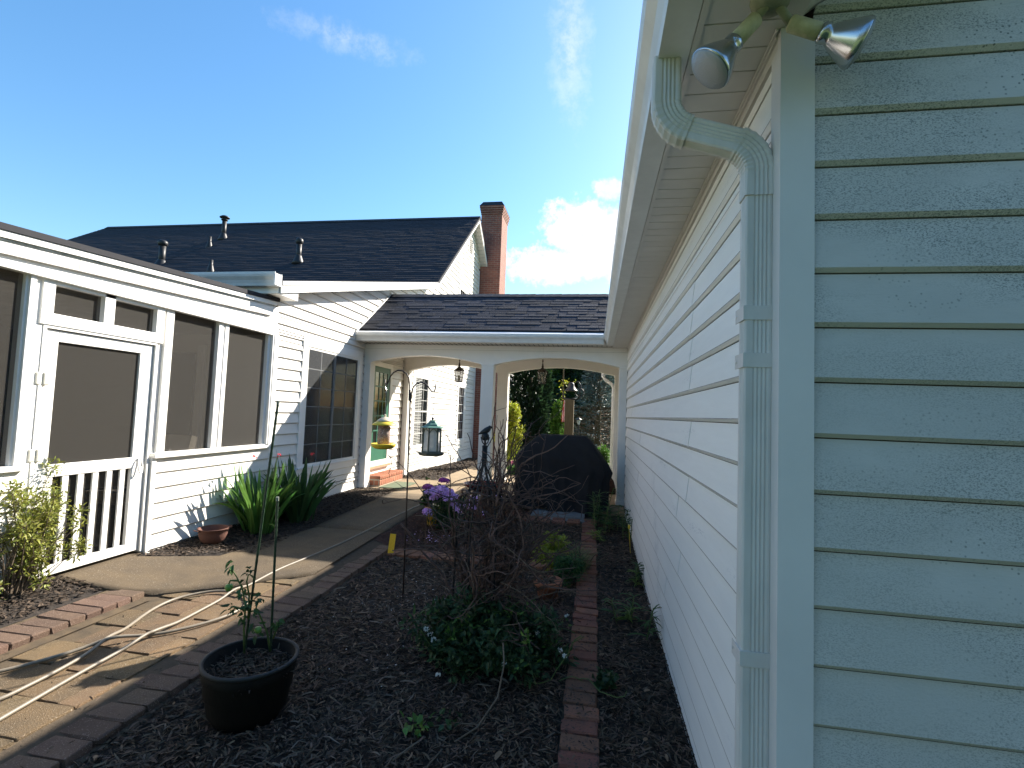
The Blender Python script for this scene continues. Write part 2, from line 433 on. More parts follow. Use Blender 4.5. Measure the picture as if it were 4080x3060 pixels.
def instance(src, name, parent, x, y, z, rz=0, sc=(1, 1, 1), rx=0, ry=0):
    """a copy sharing mesh; x,y,z in plan coordinates"""
    o = lk(src.copy()); o.name = name
    o.parent = parent
    p0 = parent['_o'] if parent is not None else (0, 0, 0)
    o.location = (x - p0[0], y - p0[1], z - p0[2]); o.rotation_euler = (rx, ry, rz); o.scale = sc
    return o
def cl(x, a=0., b=1.): return max(a, min(b, x))
def g(x, y):
    """height of the ground"""
    wk = min(.05 + .028 * max(0, y - 3.5), .165)
    wl = wk + .11 * cl((-x - 3.15) / .7) * cl(1 - (y - 3.5) / 4.1)
    r = min(.035 * max(0, y - 5), .10)
    t = cl((-x - 2.07) / .25)
    h = r + (wl - r) * t
    f = cl((y - 10) / 4)
    return h * (1 - f) + .05 * f

# ------------------------------------------------------------------ ground
def sheet(name, xs, ys, m, dz=0., amp=0., label=None, parent=None, hf=None):
    V = []; F = []
    nx, ny = len(xs), len(ys)
    for j, y in enumerate(ys):
        for i, x in enumerate(xs):
            V.append((x, y, (hf or g)(x, y) + dz + (random.uniform(-amp, amp) if amp else 0)))
    F = [(j * nx + i, j * nx + i + 1, (j + 1) * nx + i + 1, (j + 1) * nx + i) for j in range(ny - 1) for i in range(nx - 1)]
    o = npmesh(name, np.array(V), np.array(F), m, parent, smooth=True)
    tag(o, kind='structure')
    return o
far = [-400, -150, -60, -25, -12, -8, -6, -5, -4, -3.2, -2.6, -2.3, -2, -1, 0, .5, 1, 3, 8, 25, 60, 150, 400]
fary = [-300, -100, -40, -15, -6, -2, 0, 1, 2, 3, 4, 5, 6, 7, 7.6, 8.5, 10, 12, 14, 17, 22, 30, 50, 120, 400, 900]
sheet('ground', far, fary, GRASSG, -.05)
def fr(a, b, n): return [a + (b - a) * i / n for i in range(n + 1)]
sheet('mulch_bed', fr(-2.07, .52, 60), fr(1.0, 7.45, 150), SOIL, -.012, .007)
sheet('mulch_bed', fr(-4.3, -3.47, 20), fr(1.2, 3.25, 50), SOIL, .000, .006)
sheet('mulch_bed', fr(-3.86, -3.12, 18), fr(3.6, 8.0, 100), SOIL, .000, .006, hf=lambda x, y: g(x, y) - (.03 if y < 3.72 + (x + 3.85) * .82 + .05 and x < -3.3 else 0))
sheet('mulch_bed', fr(-3.85, -2.9, 20), fr(9.2, 15.4, 80), SOIL, .012, .006)
sheet('mulch_bed', fr(-2.9, 1.0, 30), fr(12.4, 16.5, 30), SOIL, .0, .006)

# bark chips --------------------------------------------------------
def chips(name, regions, n, m, lmin, lmax, wd, dz=.004, lift=.012, parent=None, exclude=None):
    """shredded bark: thin bent slivers, each with two bends"""
    A = sum((b - a) * (d - c) for a, b, c, d in regions)
    Vs = []
    for a, b, c, d in regions:
        k = int(n * (b - a) * (d - c) / A)
        x = rng.uniform(a, b, k); y = rng.uniform(c, d, k)
        if exclude is not None:
            ok = ~exclude(x, y); x = x[ok]; y = y[ok]; k = len(x)
        z = np.array([g(p, q) for p, q in zip(x, y)]) + dz + rng.uniform(0, lift, k)
        L = rng.uniform(lmin, lmax, k) * rng.uniform(.5, 1, k); W = wd * rng.uniform(.5, 1.6, k) * (L / lmax) ** .3
        th = rng.uniform(0, math.pi * 2, k); pit = rng.normal(0, .22, k); bend = rng.normal(0, .25, k)
        roll = rng.normal(0, .5, k)
        P = np.zeros((k, 8, 3))
        for i, t in enumerate((-.5, -.15, .2, .5)):
            lx = L * t
            ly = bend * L * (t * t - .1)
            lz = np.sin(pit) * lx + L * .1 * (1 - 4 * t * t) * rng.uniform(0, 1, k)
            wi = W * (.5 if abs(t) > .4 else 1)
            for j, s_ in enumerate((-1, 1)):
                px = lx; py = ly + s_ * wi * .5 * np.cos(roll); pz = lz + s_ * wi * .5 * np.sin(roll)
                P[:, 2 * i + j, 0] = x + px * np.cos(th) - py * np.sin(th)
                P[:, 2 * i + j, 1] = y + px * np.sin(th) + py * np.cos(th)
                P[:, 2 * i + j, 2] = z + pz
        Vs.append(P.reshape(-1, 3))
    V = np.concatenate(Vs); k = len(V) // 8
    base = np.arange(k)[:, None, None] * 8
    F = (base + np.array([[0, 2, 3, 1], [2, 4, 5, 3], [4, 6, 7, 5]])[None]).reshape(-1, 4)
    o = npmesh(name, V, F, m, parent)
    return tag(o, kind='stuff')
potc = (-1.62, 2.28)
ex = lambda x, y: ((x - potc[0]) ** 2 + (y - potc[1]) ** 2 < .17 ** 2) | ((x > -.125) & (x < .07)) | ((y > 4.9) & (y < 5.17) & (x < -.1))
mul = chips('bark_mulch', [(-2.05, .5, 1.3, 3.6)], 36000, CHIP, .02, .085, .0068, exclude=ex)
ml = chips('bark_strips', [(-2.05, .5, 1.3, 4.6)], 1700, CHIPL, .04, .11, .008, dz=.010, exclude=ex); tag(ml, 'longer greyish bark strips lying on top of the dark mulch', 'mulch')
tag(mul, 'near shredded dark bark mulch around the tub', 'mulch')
m2 = chips('bark_mulch', [(-2.05, .5, 3.6, 7.3)], 26000, CHIP, .025, .06, .009, exclude=ex); tag(m2, 'shredded dark bark mulch further up the shaded bed', 'mulch')
m3 = chips('bark_mulch', [(-3.84, -3.14, 3.75, 7.9), (-4.2, -3.49, 1.8, 3.2)], 15000, CHIPB, .025, .06, .009, dz=.014,
           exclude=lambda x, y: (y < 4.35) & (y > 3.3) & (x > -3.85 + (y - 3.7) * .95)); tag(m3, 'brown bark mulch along the foot of the white house', 'mulch')
m4 = chips('bark_mulch', [(-3.84, -2.95, 9.25, 15.2)], 9000, CHIPB, .03, .07, .014, dz=.02); tag(m4, 'sunlit bark mulch in the bed beyond the brick step', 'mulch')
m5 = chips('pale_bark', [(-2.05, .5, 1.3, 5.0)], 420, CHIPT, .02, .06, .012, dz=.014, exclude=ex); tag(m5, 'scattered pale tan splinters on the dark mulch', 'mulch')
cr1 = chips('bark_crumbs', [(-.12, .06, 2.2, 7.0), (-2.33, -2.07, 1.2, 5.1)], 420, CHIP, .012, .04, .006, dz=.028, lift=.003); tag(cr1, 'bark crumbs spilled onto the brick edgings', 'mulch crumbs')
cr2 = chips('bark_crumbs', [(-3.45, -2.35, 1.4, 3.9)], 130, CHIPB, .008, .03, .005, dz=.014, lift=.002); tag(cr2, 'a few bark crumbs and litter on the sunlit pavers', 'mulch crumbs')
cr3 = chips('pale_grit', [(-3.3, -2.35, 3.4, 7.5)], 140, CHIPT, .006, .02, .005, dz=.020, lift=.001); tag(cr3, 'small tan litter on the concrete walk', 'litter')
kk = 230
gx = rng.normal(-1.15, .35, kk); gy = rng.normal(3.75, .45, kk)
V = np.zeros((kk, 3, 3)); sz = rng.uniform(.0025, .006, kk)
for j, (dx, dy) in enumerate(((-1, -1), (1, -.6), (0, 1))):
    V[:, j, 0] = gx + dx * sz; V[:, j, 1] = gy + dy * sz; V[:, j, 2] = np.array([g(a, b) for a, b in zip(gx, gy)]) + .02 + rng.uniform(0, .006, kk)
o = npmesh('spilled_seed', V.reshape(-1, 3), np.arange(kk * 3).reshape(-1, 3), PETAL); tag(o, 'pale grit of spilled seed on the mulch below the feeders', 'seed', kind='stuff')

# paving ------------------------------------------------------------
def block(name, lx, ly, lz, m, bv=.006, jitter=.003):
    b = MB(); b.box(-lx / 2, lx / 2, -ly / 2, ly / 2, -lz, 0)
    o = b.build(name, m)
    bmod = bev(o, bv, 2)
    dg = bpy.context.evaluated_depsgraph_get()
    me = bpy.data.meshes.new_from_object(o.evaluated_get(dg))
    o.modifiers.clear(); o.data = me
    v = np.zeros(len(me.vertices) * 3, dtype=np.float32); me.vertices.foreach_get('co', v)
    v += rng.uniform(-jitter, jitter, len(v)).astype(np.float32); me.vertices.foreach_set('co', v)
    return o
def removable(o): bpy.data.objects.remove(o)
# slab boundary curve between concrete and pavers
def slab_edge(x):
    pts = [(-4.2, 3.13), (-3.79, 3.145), (-3.45, 3.2), (-3.2, 3.28), (-2.81, 3.57), (-2.39, 3.95), (-2.3, 4.05)]
    for (a, b), (c, d) in zip(pts, pts[1:]):
        if a <= x <= c: return b + (d - b) * (x - a) / (c - a)
    return 3.13 if x < -4 else 4.05
path = sheet('paver_path', fr(-3.24, -2.04, 12), fr(.9, 4.2, 30), JOINTT, -.004)
pv = [block('paver', .267, .2345, .04, PAVER, .007, .0025) for _ in range(3)]
y = 4.01; row = 0
while y > .9:
    off = (row % 2) * .135
    x = -3.13 + off
    while x < -2.34:
        x0, x1 = max(x, -3.13), min(x + .27, -2.35)
        wdt = x1 - x0
        xc = (x0 + x1) / 2; sk = (xc + 2.74) * -.085
        yc = y - .12 + sk
        if wdt > .07:
            if yc + .115 < slab_edge(xc) + .02:
                instance(random.choice(pv), 'paver', path, xc, yc, g(xc, yc) + .008 + random.uniform(-.002, .003), random.gauss(0, .008), (wdt / .27, 1, 1), random.gauss(0, .006), random.gauss(0, .006))
            elif yc - .11 < slab_edge(xc) - .05:
                h = slab_edge(xc) - .01 - (yc - .113)
                instance(random.choice(pv), 'paver', path, xc, yc - .113 + h / 2, g(xc, yc) + .008, 0, (wdt / .27, h / .23, 1))
        x += .27
    if off:
        pass
    y -= .2405; row += 1
for q in pv: removable(q)
# red soldier course between pavers and mulch, and the raised course on the far left
sb = [block('brick', .25, .120, .05, PAVRED, .009, .003) for _ in range(3)]
sold = sheet('brick_border', [-2.335, -2.06], fr(.9, 5.2, 30), JOINT, .0)
y = .95
while y < 5.15:
    instance(random.choice(sb), 'brick', sold, -2.197 + random.gauss(0, .003), y, g(-2.2, y) * .5 + .026 + random.gauss(0, .002), random.gauss(0, .012), (1, 1, 1), random.gauss(0, .01), random.gauss(0, .012))
    y += .1285
lb = sheet('brick_border', [-3.46, -3.13], fr(.9, 3.25, 12), JOINTT, .006)
y = .95
while y < 3.22:
    wd = min(1, (3.30 - y) / .13 + .3)
    instance(random.choice(sb), 'brick', lb, -3.325, y, g(-3.325, y) + .030 + random.gauss(0, .003), random.gauss(0, .01), (1.05, .86, 1), random.gauss(0, .01), random.gauss(0, .01))
    y += .107
for q in sb: removable(q)
eb = [block('brick', .172, .112, .05, BRICKE, .008, .004) for _ in range(4)]
edge = sheet('brick_edging', [-.12, .065], fr(1.9, 7.1, 30), JOINT, -.002)
y = 2.27
while y < 7.1:
    instance(random.choice(eb), 'brick', edge, -.028 + random.gauss(0, .005), y, g(0, y) + .022 + random.gauss(0, .003), random.gauss(0, .03), (1, random.uniform(.94, 1), 1), random.gauss(0, .02), random.gauss(0, .02))
    y += .1215
cross = sheet('brick_edging', fr(-2.06, -.12, 10), [4.9, 5.18], JOINT, -.002)
x = -2.0
while x < -.15:
    instance(random.choice(eb), 'brick', cross, x, 5.045 + random.gauss(0, .004), g(x, 5.0) + .024, math.pi / 2 - .35 + random.gauss(0, .03), (1.35, 1.0, 1), random.gauss(0, .015), random.gauss(0, .015))
    x += .128
# loose brick paving in front of the grill
pt = sheet('brick_paving', [-1.35, -.12], [6.75, 7.6], JOINT, .0)
for i in range(6):
    for j in range(6):
        instance(random.choice(eb), 'brick', pt, -1.24 + i * .20, 6.82 + j * .125, g(-1, 7) + .02 + random.gauss(0, .002), random.gauss(0, .02))
for q in eb: removable(q)

# concrete walk -----------------------------------------------------
def slabpoly(name, poly, z_of, m, parent=None, th=.05, sub=None):
    b = MB(); n = len(poly)
    v = [(x, y, z_of(x, y)) for x, y in poly]
    b.add(v + [(x, y, z - th) for x, y, z in v], [tuple(range(n))] + [(i, n + i, n + (i + 1) % n, (i + 1) % n) for i in range(n)])
    return b.build(name, m, parent)
walk = lk(bpy.data.objects.new('concrete_walk', None)); walk['_o'] = (0, 0, 0); tag(walk, kind='structure')
gz = lambda x, y: g(x, y) + .016
def strip(x0f, x1f, ya, yb, m, nm='walk_slab', nx=8, ny=10, th=.06):
    V = []; 
    for j in range(ny + 1):
        yy = ya + (yb - ya) * j / ny
        for i in range(nx + 1):
            xx = x0f(yy) + (x1f(yy) - x0f(yy)) * i / nx
            V.append((xx, yy, gz(xx, yy)))
    k = nx + 1
    F = [(j * k + i, j * k + i + 1, (j + 1) * k + i + 1, (j + 1) * k + i) for j in range(ny) for i in range(nx)]
    ring = [i for i in range(k)] + [j * k + nx for j in range(1, ny + 1)] + [ny * k + i for i in range(nx - 1, -1, -1)] + [j * k for j in range(ny - 1, 0, -1)]
    nb = len(V)
    V += [(V[i][0], V[i][1], V[i][2] - th) for i in ring]
    for a in range(len(ring)):
        b_ = (a + 1) % len(ring)
        F.append((ring[b_], ring[a], nb + a, nb + b_))
    return npmesh(nm, np.array(V), np.array(F), m, walk)
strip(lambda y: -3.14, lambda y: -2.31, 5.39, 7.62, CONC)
# near slab: fan towards the porch door
V = []; F = []
xs = fr(-4.35, -2.31, 34)
for i, x in enumerate(xs):
    y0 = slab_edge(x) + .006
    y1 = 5.378 if x > -3.14 else (3.72 + (x + 3.85) * .82 if x > -3.86 else 3.95)
    if -3.3 < x <= -3.14: y1 = 4.35 + (x + 3.3) * 6
    for j in range(13):
        yy = y0 + (y1 - y0) * j / 12
        V.append((x, yy, gz(x, yy)))
F = [(i * 13 + j, (i + 1) * 13 + j, (i + 1) * 13 + j + 1, i * 13 + j + 1) for i in range(len(xs) - 1) for j in range(12)]
nb = len(V)
for i in range(len(xs)): V.append((V[i * 13][0], V[i * 13][1], V[i * 13][2] - .05))
F += [(i * 13, nb + i, nb + i + 1, (i + 1) * 13) for i in range(len(xs) - 1)]
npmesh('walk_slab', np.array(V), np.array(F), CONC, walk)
pat = lk(bpy.data.objects.new('patio', None)); pat['_o'] = (0, 0, 0); tag(pat, kind='structure')
PZ = .175
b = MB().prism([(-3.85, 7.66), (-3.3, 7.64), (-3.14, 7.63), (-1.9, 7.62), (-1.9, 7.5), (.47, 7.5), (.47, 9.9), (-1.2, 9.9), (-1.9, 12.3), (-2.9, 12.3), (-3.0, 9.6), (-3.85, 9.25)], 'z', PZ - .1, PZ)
b.build('patio_slab', mat('patio_concrete', (.26, .19, .115), .9, col2=(.20, .15, .095), vscale=3, bump=.4, bscale=150), pat)  # paler concrete than the walk

# ------------------------------------------------------------------ siding
def board(axis, pos, out, s0b, s1b, z0, s0t, s1t, z1, m, parent, tb=.014, tt=.002, name='clapboard'):
    """one lap board. axis 'x': plane x=pos, runs along y; 'y': plane y=pos, runs along x. out=+-1 outward direction"""
    lip = .011
    z1 = z1 - .0035
    def P(s_, d, z): return (pos + out * d, s_, z) if axis == 'x' else (s_, pos + out * d, z)
    v = [P(s0b, tb * .40, z0), P(s1b, tb * .40, z0), P(s1t, tt, z1), P(s0t, tt, z1), P(s0b, 0, z0), P(s1b, 0, z0), P(s0t, 0, z1), P(s1t, 0, z1),
         P(s0b, tb, z0 + lip), P(s1b, tb, z0 + lip)]
    f = [(0, 1, 9, 8), (8, 9, 2, 3), (4, 5, 1, 0), (0, 8, 3, 6, 4), (1, 5, 7, 2, 9)]
    flip = (axis == 'x') == (out < 0)
    lap_shade = m is VWALL  # long wall boards get their lap shadow as a painted dark strip
    if lap_shade:
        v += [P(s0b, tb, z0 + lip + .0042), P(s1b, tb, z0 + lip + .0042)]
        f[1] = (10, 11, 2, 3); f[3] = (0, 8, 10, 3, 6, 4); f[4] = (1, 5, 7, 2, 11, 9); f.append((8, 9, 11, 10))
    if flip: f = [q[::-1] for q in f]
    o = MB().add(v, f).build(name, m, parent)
    if lap_shade:
        o.data.materials.append(LAPSHADE); o.data.polygons[5].material_index = 1
    return o
def siding(axis, pos, out, rows, span, openings, m, parent, seams=None, tb=.014):
    """rows: list of (z0,z1); span(z)->(s0,s1) or None; openings: (s0,s1,z0,z1)"""
    for ri, (z0, z1) in enumerate(rows):
        cuts = sorted({z0, z1} | {q for o_ in openings for q in o_[2:] if z0 + .004 < q < z1 - .004})
        for a, b_ in zip(cuts, cuts[1:]):
            sa, sb_ = span(a), span(b_)
            if sa is None: continue
            if sb_ is None: sb_ = sa
            zm = (a + b_) / 2
            blocks = sorted((o_[0], o_[1]) for o_ in openings if o_[2] < zm < o_[3])
            segs = []; cur = (sa[0], sb_[0])
            for o0, o1 in blocks:
                if o1 <= cur[0] or o0 >= sa[1]: continue
                if o0 > cur[0]: segs.append((cur[0], o0, cur[1], o0))
                cur = (o1, o1)
            if cur[0] < sa[1]: segs.append((cur[0], sa[1], cur[1], sb_[1]))
            for s0b, s1b, s0t, s1t in segs:
                js = [q for q in (seams(ri) if seams else []) if max(s0b, s0t) + .15 < q < min(s1b, s1t) - .15]
                ed = [(s0b, s0t)] + [(q, q) for q in js] + [(s1b, s1t)]
                for k, ((e0b, e0t), (e1b, e1t)) in enumerate(zip(ed, ed[1:])):
                    f0 = (a - z0) / (z1 - z0); f1 = (b_ - z0) / (z1 - z0)
                    gap0 = .0030 if k > 0 else 0
                    lapx = .0022 * (k % 2)
                    if e1b - e0b < .01 and e1t - e0t < .01: continue
                    board(axis, pos, out, e0b + gap0, e1b - gap0 * 0, a, e0t + gap0, max(e1t, e0t + gap0), b_, m, parent,
                          tb + (.003 - tb) * f0 + lapx, tb + (.003 - tb) * f1 + lapx)

# ------------------------------------------------------------------ garage (right building)
gar = thing('garage', (.5, 1.42, 0), 'white vinyl sided garage filling the right side, mildew specks on its near end wall', 'garage')
GX, GY, GZ = .49, 1.41, 2.57
MB().box(GX + .001, 7.0, GY + .001, 12.2, -.1, GZ + .02).build('wall_core', SHEATH, gar)
# gable triangle core
MB().prism([(GX + .01, GZ), (6.99, GZ), (3.745, GZ + (3.745 - GX) * .67)], 'y', GY + .002, GY + .1).build('gable_core', SHEATH, gar)
rowsR = [(-.07 + .1425 * k, -.07 + .1425 * (k + 1)) for k in range(19)]
rowsR = [(a, min(b_, GZ - .045)) for a, b_ in rowsR if a < GZ - .06]
sm = {14: [2.66], 13: [2.67], 12: [2.66, 5.45], 11: [6.72], 15: [2.62, 5.45], 16: [5.4], 10: [2.66, 6.72], 9: [5.43], 8: [2.70, 5.5], 7: [3.0], 6: [5.6], 5: [2.9], 4: [5.2], 3: [3.4], 2: [6], 17: [4]}
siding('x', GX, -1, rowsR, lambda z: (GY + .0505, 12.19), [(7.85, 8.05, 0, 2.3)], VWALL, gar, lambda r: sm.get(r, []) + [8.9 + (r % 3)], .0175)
rowsG = []
z = .753 - .1432 * 6
while z < 3.6: rowsG.append((z, z + .1432)); z += .1432
siding('y', GY, -1, rowsG, lambda z: (GX + .062 if z < GZ + .04 else GX + (z - GZ) / .67, 6.95 if z < GZ else 6.99 - (z - GZ) / .67), [], VGABLE, gar, None, .018)
# corner post
MB().box(GX - .022, GX + .063, GY - .022, GY, -.07, GZ - .002).build('corner_post', CORNERV, gar)
MB().box(GX - .022, GX, GY, GY + .050, -.07, GZ - .045).build('corner_post', CORNERV, gar)
# frieze trim under the soffit
b = MB().box(GX - .020, GX, GY + .0, 7.8, GZ - .045, GZ - .002).box(GX - .028, GX - .020, GY, 7.8, GZ - .018, GZ - .002)
b.build('frieze_trim', SOFF, gar)
b = MB().box(GX - .034, GX - .0285, GY - .022, 7.8, GZ - .01, GZ - .002); b.build('frieze_channel', SOFF, gar)
# soffit boards across the eave
y = 1.06
sobj = None
while y < 12.3:
    if sobj is None or y < 1.2:
        bb = MB().box(.262, GX + .02, y, y + .0945, GZ, GZ + .004).box(.262, GX + .02, y + .0945, y + .100, GZ + .004, GZ + .008)
        sobj = bb.build('soffit_board', SOFF, gar); sobj['y0'] = y
    else:
        o = lk(sobj.copy()); o.parent = gar; o.location = (0, y - sobj['y0'], 0)
    y += .1
MB().box(.245, .262, 1.05, 12.35, GZ - .006, GZ + .14).build('fascia', SOFF, gar)
MB().box(.262, 7.2, 1.05, GY, GZ + .006, GZ + .012).build('gable_soffit_return', SOFF, gar) if False else None
# roof with two slopes
def slope_slab(b, x0, z0, x1, z1, y0, y1, th):
    b.prism([(x0, z0), (x1, z1), (x1, z1 + th), (x0, z0 + th)], 'y', y0, y1)
rb = MB()
slope_slab(rb, .125, GZ + .125, 3.75, GZ + .125 + 3.625 * .67, 1.04, 12.36, .03)
slope_slab(rb, 3.75, GZ + .125 + 3.625 * .67, 7.37, GZ + .125, 1.04, 12.36, .03)
rb.build('roof', SHINGI, gar)
# rake soffit and rake fascia on the near gable
rb = MB()
slope_slab(rb, GX + .005, GZ + .02, 3.75, GZ + .02 + 3.255 * .67, 1.08, GY, .006)
rb.build('rake_soffit', SOFF, gar)
rb = MB(); slope_slab(rb, .262, GZ - .006, 3.75, GZ - .006 + 3.488 * .67, 1.05, 1.075, .14); rb.build('rake_fascia', TRIMW, gar)
# gutter (ogee profile) along the eave
def gutter_prof(x_in, x_out, z0, h, dirn):
    w_ = abs(x_out - x_in)
    pts = [(0, h), (0, 0), (w_ * .62, 0), (w_ * .66, h * .18), (w_ * .76, h * .42), (w_ * .95, h * .66), (w_, h * .82), (w_, h), (w_ * .93, h), (w_ * .93, h * .86), (w_ * .04, h * .80), (w_ * .04, h)]
    return [(x_in + dirn * p, z0 + q) for p, q in pts]
b = MB(); pr = gutter_prof(.243, .103, GZ - .004, .125, -1); b.prism(pr, 'y', 1.03, 7.56)
gt = b.build('gutter', GUTTER, gar)
# elbowed downspout: rectangular, grooved
ds = thing('downspout', (.45, 1.53, 0), 'ribbed white downspout with double elbow on the near garage corner', 'downspout')
def rect_sweep(b, pts, wx, wy, ups, groove=True, crimp=False):
    """pts: path; section spans wy (front/back, along side vector) with grooves"""
    sec = []
    def side(a, b_, n):
        for i in range(n):
            t = i / n; d = 0
            if groove and .22 < t < .80 and i % 2: d = -.0032
            sec.append((a[0] + (b_[0] - a[0]) * t, a[1] + (b_[1] - a[1]) * t, d))
    hx, hy = wx / 2, wy / 2; r = .006
    cor = [(-hx, -hy), (hx, -hy), (hx, hy), (-hx, hy)]
    for k in range(4): side(cor[k], cor[(k + 1) % 4], 14)
    n = len(sec); V = []; m = len(pts)
    for i, p in enumerate(pts):
        P = Vector(p); t = (Vector(pts[min(i + 1, m - 1)]) - Vector(pts[max(i - 1, 0)])).normalized()
        u = ups[i] if isinstance(ups, list) else Vector(ups)
        u = (u - t * u.dot(t)).normalized(); s_ = t.cross(u)
        cr = 1.0 + (.045 if (crimp and i % 2) else 0)
        for a, b2, d in sec:
            nx_ = 0 if abs(a) < hx - 1e-6 else (1 if a > 0 else -1); ny_ = 0 if abs(b2) < hy - 1e-6 else (1 if b2 > 0 else -1)
            # round the corners slightly
            aa = a * cr + nx_ * d; bb = b2 * cr + ny_ * d
            if nx_ and ny_: aa *= .93; bb *= .93
            V.append(P + s_ * aa + u * bb)
    F = [(i * n + k, i * n + (k + 1) % n, (i + 1) * n + (k + 1) % n, (i + 1) * n + k) for i in range(m - 1) for k in range(n)]
    F += [tuple(range(n))[::-1], tuple((m - 1) * n + k for k in range(n))]
    b.add(V, F)
cx_, cy_ = .4345, 1.468
up = Vector((0, -1, 0))
b = MB(); rect_sweep(b, [(cx_, cy_, z_) for z_ in (2.19, 1.7, 1.0, .08)], .0735, .054, up); b.build('pipe', DSPOUT, ds)
def arc(p0, d0, d1, rad_, n):
    """points turning from direction d0 to d1"""
    d0 = Vector(d0).normalized(); d1 = Vector(d1).normalized()
    ax = d0.cross(d1); ang = d0.angle(d1); ax.normalize()
    pts = [Vector(p0)]; d = d0.copy()
    st = rad_ * ang / n
    for i in range(n):
        q = Matrix.Rotation(ang / n, 3, ax)
        pts.append(pts[-1] + (q @ d) * st); d = q @ d
    return pts
e1 = arc((.1845, 1.497, 2.437), (0, 0, -1), (1, 0, -.38), .095, 14)
b = MB(); rect_sweep(b, [Vector((.1845, 1.497, 2.575))] + e1, .078, .060, up, crimp=True); b.build('elbow', DSPOUT, ds)
end = arc((0, 0, 0), (1, 0, -.38), (0, 0, -1), .095, 14)
off = Vector((cx_, cy_ + .0, 2.20)) - end[-1]
e2 = [p + off for p in end]
b = MB(); rect_sweep(b, [e1[-1] + (e1[-2] - e1[-1]) * 2, e1[-1], e2[0], e2[0] + (e2[1] - e2[0]) * 2], .073, .055, up); b.build('offset_pipe', DSPOUT, ds)
b = MB(); rect_sweep(b, e2 + [Vector((cx_, cy_, 2.13))], .078, .060, up, crimp=True); b.build('elbow', DSPOUT, ds)
b = MB()
for z_ in (1.67, 1.80, .88):
    b = MB(); b.box(cx_ - .0405, cx_ + .0395, cy_ - .0295, cy_ + .022, z_ - .02, z_ + .02)
    b.box(cx_ - .0405, cx_ - .0385, cy_ + .022, cy_ + .050, z_ - .02, z_ + .02)
    so = bev(b.build('strap', DSPOUT, ds), .003)
    MB().lathe([(.0045, 0), (.0042, .0015), (.001, .002)], (cx_ - .0405, cy_ + .036, z_), (-1, 0, 0), 8).build('screw', STEEL, so, True)
# flood light fixture
fl = thing('floodlight', (.42, 1.30, GZ), 'twin floodlight with aged cream holders and silver reflector bulbs under the garage soffit', 'floodlight')
b = MB().lathe([(.0, 0), (.045, 0), (.048, -.012), (.044, -.028), (.02, -.034)], (.405, 1.275, GZ), n=20); b.build('mounting_box', HOLDG, fl, True)
def par(base, d, joint, k=1.14):
    d = Vector(d).normalized(); base = Vector(base); j = Vector(joint)
    MB().tube([j, base], .011, 8).build('arm', HOLDG, fl, True)
    MB().lathe([(.014, -.006), (.020, 0), (.0205, .07), (.017, .072)], base, d, 20).build('lamp_holder', HOLD, fl, True)
    e = base + d * .072
    bl = MB().lathe([(a * k, c * k) for a, c in [(.018, 0), (.0215, .004), (.0215, .014), (.019, .018), (.024, .026), (.036, .048), (.0475, .072), (.0505, .080), (.0505, .085), (.049, .087)]], e, d, 32).build('bulb', REFL, fl, True)
    MB().lathe([(a * k, c * k) for a, c in [(.049, .0865), (.046, .0905), (.03, .095), (.012, .0975), (.001, .098)]], e, d, 32).build('lens', LENS, bl, True)
par((.374, 1.29, 2.520), (-.60, -.05, -.70), (.40, 1.275, 2.548))
par((.462, 1.30, 2.510), (.86, -.03, -.40), (.425, 1.28, 2.545))
# rear garage corner: downspout
ds2 = thing('downspout', (.42, 11.9, 0), 'distant cream downspout on the far garage corner beyond the arch', 'downspout')
b = MB().tube([(.17, 11.9, 2.56), (.17, 11.9, 2.45), (.22, 11.9, 2.38), (.37, 11.9, 2.27), (.415, 11.9, 2.2), (.415, 11.9, 2.1), (.415, 11.9, .1)], .036, 8); b.build('pipe', DSPOUT, ds2)
b = MB(); b.prism(gutter_prof(.243, .06, GZ - .004, .125, -1), 'y', 10.1, 12.3); b.build('rear_gutter', GUTTER, gar)

# ------------------------------------------------------------------ main house (left)
HX = -3.85
hou = thing('house', (HX, 9.0, 0), 'long white clapboard house with dark shingle roof on the left beyond the porch', 'house')
prof = [(5.49, -.1), (5.49, 2.95), (10.8, 4.31), (14.5, 7.30), (15.75, 6.25), (15.7, -.1)]
MB().prism(prof, 'x', -16.0, HX - .004).build('wall_core', SHEATH, hou)
def zr(y): return 2.84 + (y - 5.2) * .262 if y < 10.8 else (4.32 + (y - 10.8) * .80 if y < 14.5 else 7.29 - (y - 14.5) * .80)
def hspan(z):
    lo = 5.47 if z < 2.86 else (5.2 + (z - 2.84) / .262 if z < 4.3 else 10.8 + (z - 4.32) / .80)
    hi = 15.62 if z < 6.2 else 14.5 + (7.29 - z) / .80
    return (max(lo, 5.47), hi) if hi > lo + .02 else None
rowsH = [(.176 + .136 * k - .136 * 1, .176 + .136 * k) for k in range(0, 53)]
opens = [(6.045, 7.74, .56, 2.415), (8.15, 9.02, .36, 2.29), (10.15, 11.30, .56, 2.38), (13.68, 14.55, .56, 2.35), (13.38, 14.3, 3.4, 5.10), (14.15, 14.70, 6.2, 6.78), (7.85, 8.07, 0, 2.57), (9.58, 9.8, 0, 2.57)]
siding('x', HX, 1, rowsH, hspan, opens, VINYL, hou, None, .024)
